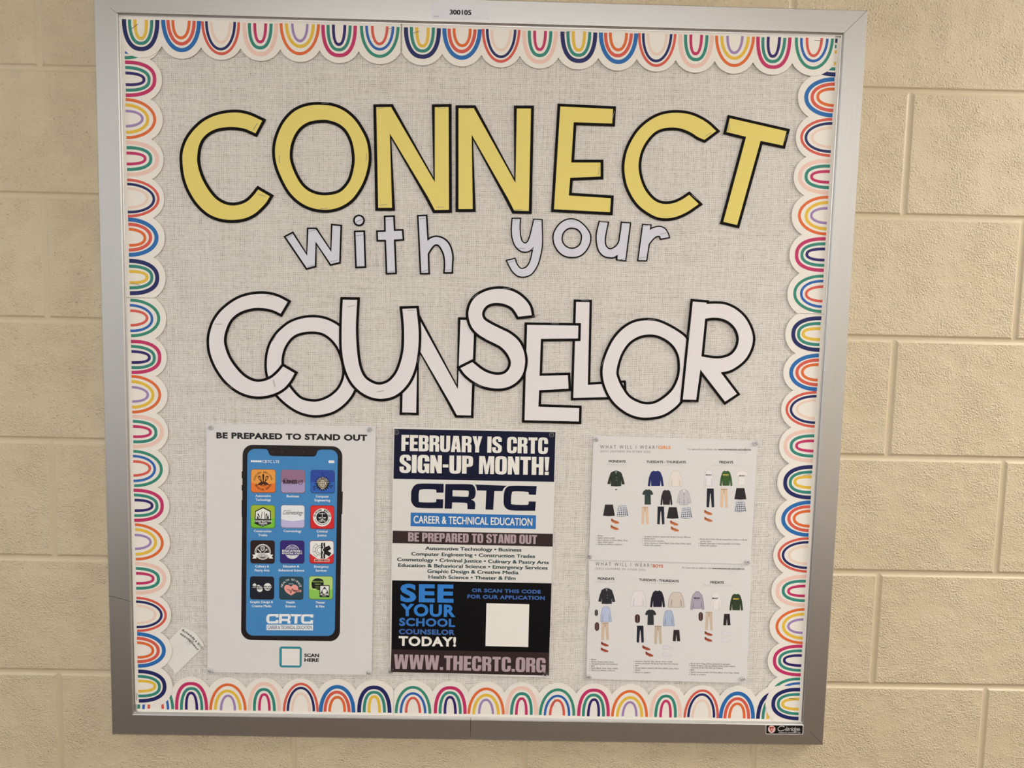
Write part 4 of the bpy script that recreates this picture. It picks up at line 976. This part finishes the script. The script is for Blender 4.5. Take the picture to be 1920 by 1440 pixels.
uniform_texts(S, root, org, {
 'head': [('WHAT WILL I WEAR?', (147, 143), (745, 160), 38, D1, L1, -0.004, 1.5), ('BOYS', (755, 163), (865, 167), 33, paint(186, 92, 48), L1, 0.03),
          ('(GIRLS UNIFORMS ON OTHER SIDE)', (143, 185), (680, 199), 21, D1, L1, -0.004, 1.4),
          ('For more info on uniforms, visit', (1068, 173), (1377, 181), 18, D1, L1, -0.002), ('www.bishopbrady.edu/uniforms', (1385, 181), (1728, 188), 18, INK, L1, 0.025)],
 'day': [('MONDAYS', (173, 294), (348, 298), 27, INK, L1, 0.03), ('TUESDAYS - THURSDAYS', (610, 306), (1030, 322), 26, INK, L1, 0.03), ('FRIDAYS', (1365, 334), (1508, 337), 27, INK, L1, 0.03),
         ('FORMAL DAYS', (158, 324), (358, 328), 18, paint(*TNN), L1, -0.006, 1.5), ('REGULAR DRESS DAYS', (652, 334), (1003, 347), 16, paint(180, 166, 152), L1, -0.006, 1.5),
         ('BRADY SPIRIT DAYS', (1290, 358), (1600, 364), 15, paint(186, 172, 158), L1, -0.006, 1.5)],
 'list': [(105, 1145, 'Blazer', 160, 1), (105, 1168, 'Button Down (solid color)', 338, 1), (105, 1190, 'Tie (appropriate color/pattern)', 382, 1), (105, 1212, 'Belt', 140, 1),
          (105, 1236, 'Pants (Black, Grey, Navy, Khaki)', 385, 1), (105, 1259, 'Shoes (no athletic sneakers)', 355, 1),
          (570, 1163, 'Sweaters, Quarter Zips, Button down (solid),', 965, 1), (570, 1186, 'striped, checked) OR Brady Polo Shirt (L/S sleeve)', 1020, 0), (570, 1210, 'Belt', 605, 1),
          (570, 1234, 'Shorts (warm months) OR Pants (Black, Grey, Navy,', 1033, 1), (570, 1257, 'Khaki)', 622, 0), (570, 1281, 'Shoes or sneakers', 735, 1),
          (1160, 1188, 'Brady Spirit Wear (Shirts, Sweatshirts, Jerseys)', 1570, 1), (1160, 1209, 'Brady Sweaters, Zip-ups, Button down (solid, striped,', 1630, 1),
          (1160, 1231, 'checked), Brady Polo Shirt (L/S sleeve)', 1497, 0), (1160, 1255, 'Belt', 1195, 1), (1160, 1279, 'Shorts (warm months) OR Pants (Black, Grey, Navy, Khaki)', 1670, 1), (1160, 1303, 'Shoes or sneakers', 1320, 1)]})
SB, LB, BE = (146, 66, 46), (172, 182, 206), (62, 34, 30)
for kd, b, c, lb, ex, eg in (
 ('blazer', (178, 378, 360, 552), (38, 38, 42), 'black blazer', None, None), ('belt', (143, 610, 175, 677), (34, 30, 34), 'rolled black tie', None, None),
 ('sweater', (202, 572, 320, 743), LB, 'light blue shirt', None, (140, 148, 172)), ('belt', (143, 745, 188, 835), BE, 'coiled brown belt', None, None),
 ('trousers', (210, 745, 292, 935), (196, 172, 150), 'khaki trousers', None, None), ('shoe', (205, 948, 290, 1000), SB, 'brown shoe', None, None), ('shoe', (203, 1010, 288, 1060), SB, 'brown shoe', None, None),
 ('sweater', (518, 403, 690, 577), (212, 204, 206), 'white shirt', None, (188, 180, 184)), ('sweater', (727, 403, 887, 588), (28, 24, 40), 'black sweater', None, None),
 ('sweater', (918, 420, 1092, 590), (196, 184, 172), 'beige quarter-zip jumper', None, (150, 138, 126)), ('belt', (568, 660, 620, 752), BE, 'coiled brown belt', None, None),
 ('shirt', (673, 605, 795, 773), (40, 42, 46), 'black polo shirt', None, None), ('sweater', (865, 612, 985, 787), (160, 172, 192), 'light blue shirt', None, (128, 138, 158)),
 ('trousers', (585, 780, 662, 960), NV, 'navy trousers', None, None), ('trousers', (772, 780, 852, 975), (184, 168, 150), 'khaki trousers', None, None),
 ('shorts', (967, 825, 1047, 947), (40, 32, 34), 'black shorts', None, None), ('shoe', (643, 987, 732, 1040), SB, 'brown shoe', None, None), ('shoe', (677, 1052, 762, 1108), SB, 'brown shoe', None, None),
 ('sneaker', (863, 985, 967, 1030), (204, 200, 204), 'white sneaker', None, (186, 182, 188)), ('sneaker', (860, 1060, 967, 1105), (204, 200, 204), 'white sneaker', None, (190, 186, 190)),
 ('hoodie', (1157, 418, 1300, 612), (160, 152, 166), 'lavender grey hooded sweatshirt', ('BRADY', .24, .40, .74, (52, 44, 60)), (126, 118, 134)),
 ('sweater', (1372, 425, 1485, 618), (216, 210, 208), 'white long-sleeved shirt', ('BRADY', .12, .38, .70, (52, 48, 38)), (200, 194, 192)),
 ('sweater', (1568, 438, 1712, 622), (44, 58, 38), 'green sweatshirt with yellow lettering', ('BRADY', .28, .36, .72, (214, 186, 84)), None),
 ('belt', (1242, 637, 1287, 730), BE, 'coiled brown belt', None, None), ('trousers', (1312, 633, 1390, 830), (192, 172, 152), 'khaki trousers', None, None),
 ('shorts', (1502, 655, 1580, 778), (40, 32, 34), 'black shorts', None, None), ('shoe', (1303, 838, 1390, 888), SB, 'brown shoe', None, None), ('shoe', (1303, 898, 1388, 950), SB, 'brown shoe', None, None),
 ('sneaker', (1487, 833, 1592, 880), (206, 202, 206), 'white sneaker', None, (192, 188, 192)), ('sneaker', (1485, 903, 1588, 950), (206, 202, 206), 'white sneaker', None, (194, 190, 194))):
    garment(S, root, org, kd, b, c, lb, ex, eg)

# ---- the small slip pinned at a tilt beside the left border
S = Sheet(-0.01335); S.crop(300, 1170, 14.4)
org = S.p(600, 700)
slip = empty('paper_slip', org, 'small tilted white paper slip pinned beside the lower left border, printed schedule an appointment', 'paper slip')
mb = MB(); S.poly(mb, cs('590,95* 760,135 900,210 1010,310 1095,415 1165,520 1185,600* 395,1385* 372,1290 335,1215 250,1125 160,1045* 40,930* 230,450*'), paint(212, 208, 202, 0.5), 0, 0.0002)
o = mb.build('sheet', slip, org); o['label'] = 'white slip with curling corners'
mb = MB(); GK = paint(34, 46, 34)
def path_text(S, mb, string, pts, cap, m, lift, bold):
    n = len(string); segs = [math.hypot(b[0] - a[0], b[1] - a[1]) for a, b in zip(pts, pts[1:])]; tot = sum(segs)
    def at(d):
        for (a, b), L in zip(zip(pts, pts[1:]), segs):
            if d <= L: return (a[0] + (b[0] - a[0]) * d / L, a[1] + (b[1] - a[1]) * d / L)
            d -= L
        return pts[-1]
    wts = [0.45 if ch in 'il!t ' else (1.35 if ch in 'mwS' else 1.0) for ch in string]; T = sum(wts); acc = 0
    for ch, wt in zip(string, wts):
        a, b = at(tot * (acc + 0.08 * wt) / T), at(tot * (acc + 0.92 * wt) / T); acc += wt
        if ch == ' ': continue
        ang = math.atan2(b[1] - a[1], b[0] - a[0])
        v, f = glyphs(ch, bold, 1.0)
        x0 = min(q[0] for q in v); x1 = max(q[0] for q in v); wd = math.hypot(b[0] - a[0], b[1] - a[1]); hh = cap / glyph_cap
        base = len(mb.v); mi = mb.mat(m)
        for x, y, z in v:
            lx, ly = (x - x0) / (x1 - x0) * wd, y * hh
            mb.v.append(tuple(S.p(a[0] + lx * math.cos(ang) + ly * math.sin(ang), a[1] + lx * math.sin(ang) - ly * math.cos(ang), lift + z)))
        for q in f: mb.f.append(tuple(base + i for i in q)); mb.mi.append(mi)
path_text(S, mb, 'Schedule a SCO', [(580, 175), (720, 262), (860, 372), (985, 505), (1110, 668)], 54, GK, L1, 0.03)
path_text(S, mb, 'appointment!', [(535, 268), (650, 345), (770, 440), (900, 575), (1005, 715)], 52, GK, L1, 0.035)
mb.build('slip_print', slip, org)

# ------------------------------------------------------------------ clear push pins
def pin_at(px, py, y_base, label):
    c = P(px, py, y_base - 0.0035); c = Vector((c.x, y_base - 0.0002, c.z))
    if pins:
        r = pins[0].copy(); COL.objects.link(r); r.location = c
        for ch in pins[0].children:
            q = ch.copy(); COL.objects.link(q); q.parent = r
    else:
        r = empty('push_pin', c, '', 'push pin')
        mb = MB(); prof = [(0.0006, 0.0), (0.0044, 0.0), (0.0046, 0.0007), (0.0042, 0.0012), (0.0026, 0.0019), (0.0021, 0.0034), (0.0021, 0.0054), (0.0026, 0.0068), (0.0036, 0.0074), (0.0039, 0.0082), (0.0036, 0.0090), (0.0, 0.0092)]
        n = 20
        for (r0, d0), (r1, d1) in zip(prof, prof[1:]):
            for i in range(n):
                t0, t1 = 2 * math.pi * i / n, 2 * math.pi * (i + 1) / n
                q = [(r0 * math.cos(t0), -d0, r0 * math.sin(t0)), (r0 * math.cos(t1), -d0, r0 * math.sin(t1)), (r1 * math.cos(t1), -d1, r1 * math.sin(t1)), (r1 * math.cos(t0), -d1, r1 * math.sin(t0))]
                if r1 == 0: q = q[:3]
                mb.face(q, M_PLASTIC)
        o = mb.build('plastic_head', r, (0, 0, 0), True)
        mb = MB()
        for i in range(8):
            t0, t1 = 2 * math.pi * i / 8, 2 * math.pi * (i + 1) / 8; rr_ = 0.00055
            mb.face([(rr_ * math.cos(t0), -0.0050, rr_ * math.sin(t0)), (rr_ * math.cos(t1), -0.0050, rr_ * math.sin(t1)), (rr_ * math.cos(t1), 0.0040, rr_ * math.sin(t1)), (rr_ * math.cos(t0), 0.0040, rr_ * math.sin(t0))], M_PIN)
        mb.build('steel_needle', r, (0, 0, 0))
    r['label'] = label; r['group'] = 'clear push pins holding the posters'
    pins.append(r)
pins = []
for px, py, yb, lb in (
 (395, 802, -.0137, 'clear push pin in the top left corner of the phone poster'), (693, 805.5, -.0137, 'clear push pin in the top right corner of the phone poster'),
 (394, 1259, -.0156, 'clear push pin in the bottom left corner of the phone poster'), (691, 1263, -.0156, 'clear push pin in the bottom right corner of the phone poster'),
 (744, 810, -.0137, 'clear push pin in the top left corner of the sign-up poster'), (1034, 815, -.0137, 'clear push pin in the top right corner of the sign-up poster'),
 (733, 1259, -.0156, 'clear push pin in the bottom left corner of the sign-up poster'), (1022, 1264, -.0156, 'clear push pin in the bottom right corner of the sign-up poster'),
 (1117, 824, -.0137, 'clear push pin in the top left corner of the girls uniform sheet'), (1417, 832, -.0137, 'clear push pin in the top right corner of the girls uniform sheet'),
 (1105, 1044, -.0150, 'clear push pin on the left where the two uniform sheets meet'), (1402, 1055, -.0150, 'clear push pin on the right where the two uniform sheets meet'),
 (1104, 1270, -.0150, 'clear push pin in the bottom left corner of the boys uniform sheet'), (1393, 1274, -.0150, 'clear push pin in the bottom right corner of the boys uniform sheet'),
 (357.5, 1202, -.01345, 'clear push pin through the small tilted paper slip')):
    pin_at(px, py, yb, lb)

# ------------------------------------------------------------------ staples
def staple_proto():
    mb = MB(); hw, t = 0.0062, 0.00028
    mb.box(-hw, hw, -0.00055, -0.0001, -t, t, M_STAPLE)
    mb.box(-hw, -hw + 2 * t, -0.0001, 0.0022, -t, t, M_STAPLE); mb.box(hw - 2 * t, hw, -0.0001, 0.0022, -t, t, M_STAPLE)
    return mb.build('staple')
st0 = None
def staple(x1, y1, x2, y2, where, y=-0.0139):
    global st0
    a, b = P(x1, y1, y), P(x2, y2, y); c = (a + b) / 2
    if st0 is None: o = st0 = staple_proto()
    else: o = st0.copy(); COL.objects.link(o)
    o.location = (c.x, y, c.z); o.rotation_euler = (0, -math.atan2(b.z - a.z, b.x - a.x), 0)
    tag(o, 'thin steel staple ' + where, 'staple', 'staples in the letters and border')
YL = -0.01385
for s_ in (
 (474.4, 243.8, 482.8, 231, 'in the upper tip of the first yellow C'), (484, 364, 499, 368.5, 'in the lower tip of the first yellow C'),
 (524, 292, 524.2, 305, 'in the left side of the yellow O'), (687.5, 288, 686.5, 302, 'in the right side of the yellow O'), (600, 391.5, 615, 390.7, 'at the bottom of the yellow O'),
 (603, 193.6, 616, 193.4, 'in the black edge topping the yellow O'),
 (706, 204.5, 719, 202, 'at the top left of the first yellow N'), (821, 202, 835, 203, 'at the top right of the first yellow N'),
 (712, 385, 726, 383.5, 'at the bottom left of the first yellow N'), (818, 388.5, 832, 388.5, 'at the bottom right of the first yellow N'),
 (866, 204.8, 880, 203, 'at the top left of the second yellow N'), (966, 393.7, 978, 392.5, 'at the bottom right of the second yellow N'),
 (1148.5, 222, 1152, 209, 'in the top arm of the yellow E'), (1122.5, 327, 1124.5, 313, 'in the middle arm of the yellow E'), (1144.2, 390, 1145.5, 376, 'in the bottom arm of the yellow E'),
 (1321.5, 256, 1334, 249, 'in the upper tip of the second yellow C'), (1297, 366, 1307, 374, 'in the lower tip of the second yellow C'),
 (1365.5, 245, 1368, 233, 'in the left arm of the yellow T'), (1470.5, 265, 1476, 252, 'in the right arm of the yellow T'),
 (538.5, 446, 547.5, 440.5, 'at the far left tip of the grey w'), (581, 433.5, 591, 431, 'at the middle peak of the grey w'), (577, 500.5, 588, 497, 'at the bottom left of the grey w'), (620, 490.5, 633, 488, 'at the bottom right of the grey w'),
 (669, 415.8, 678, 411.3, 'in the round dot of the grey i'), (668, 442, 680, 440.5, 'in the stem of the grey i'),
 (724.5, 412.5, 735, 411, 'at the top of the grey t'), (729, 509.5, 739, 508.3, 'at the foot of the grey t'),
 (785, 411, 796, 409, 'at the top of the grey h'), (791, 509.5, 801, 506, 'at the left foot of the grey h'), (835, 506.8, 847.5, 505, 'at the right foot of the grey h'),
 (964.5, 413, 974, 411, 'at the top left of the grey y'), (1004, 414.5, 1014, 414.7, 'at the top right of the grey y'), (971, 465.5, 984, 465.8, 'in the middle bend of the grey y'), (953, 492.8, 963, 489.3, 'in the tail of the grey y'),
 (1068.5, 414.5, 1079, 414, 'at the top of the grey o'), (1126, 414.8, 1138, 416.8, 'at the top left of the grey u'), (1160, 487.5, 1171, 485, 'at the foot of the grey u'),
 (1205.5, 425, 1214.5, 422.5, 'at the top left of the grey r'), (1236.5, 439.5, 1250, 436.5, 'in the right end of the grey r'), (1197.5, 484.3, 1209.5, 482, 'at the foot of the grey r')):
    staple(*s_, YL)
for s_ in (
 (402, 607, 418, 607.7, 'in the left side of the white C', 1), (499.5, 555, 512.5, 553, 'at the top of the white C', 1), (512.5, 712, 516, 725, 'in the lower end of the white C', 1), (424, 721, 436, 728.5, 'in the black lower left edge of the white C', 1),
 (511, 640, 518, 627, 'in the left edge of the white O after the C', 0), (651, 575.5, 665.5, 572.5, 'at the top left of the white U', 1), (764.5, 582, 778.5, 581, 'at the top right of the white U', 1), (707, 735, 720, 732, 'at the bottom of the white U', 1),
 (782.5, 680, 786.5, 667, 'in the left stem of the white N near the U', 1), (760, 777, 773, 778.3, 'at the left foot of the white N', 0), (870, 782.5, 884, 782.8, 'at the right foot of the white N', 0),
 (886, 559, 896, 551, 'in the upper left edge of the white S', 2), (911, 636, 921.5, 641, 'in the middle edge of the white S', 2), (891, 720, 902, 724.5, 'in the lower edge of the white S', 2), (944, 540.3, 957, 541.3, 'in the top edge of the white S', 2),
 (999, 593.5, 1011, 589.5, 'sticking out past the upper tip of the white S', 2),
 (1033.5, 607, 1047.5, 607.2, 'in the top edge of the white E', 1), (1020, 793.3, 1034, 793.5, 'in the bottom edge of the white E', 1), (1090, 563.7, 1104, 564, 'in the top edge of the white L', 0),
 (1128, 686, 1132, 674, 'in the left edge of the last white O', 1), (1213, 599, 1229, 599.2, 'in the top edge of the last white O', 1), (1290, 632, 1293, 619, 'in the left edge of the white R', 2), (1295, 753, 1308, 754, 'in the left foot of the white R', 2)):
    staple(*s_[:5], YL - 0.0007 * s_[5])
for s_ in (
 (248, 53, 257, 46.5, 'at the upper left end of the top border'), (726, 55, 740, 52, 'in the top border beside the left seam'), (775, 62, 784, 59, 'in the top border under the number sticker'),
 (1058, 62, 1067, 60, 'in the top border by its right seam'), (1528, 76, 1541, 76.3, 'in the top border at its right corner'), (249, 531, 258, 533.2, 'in the left border beside the white C'),
 (256.5, 1300, 256.3, 1313, 'at the lower left end of the left border'), (1038, 1323, 1039.5, 1311, 'in the bottom border below the sign-up poster'), (1480, 1309, 1493, 1310.8, 'in the navy scallop at the lower right corner'),
 (1508, 890.5, 1518, 889.5, 'in the right border beside the girls uniform sheet')):
    staple(*s_, -0.0148 if s_[1] < 100 else -0.0150)
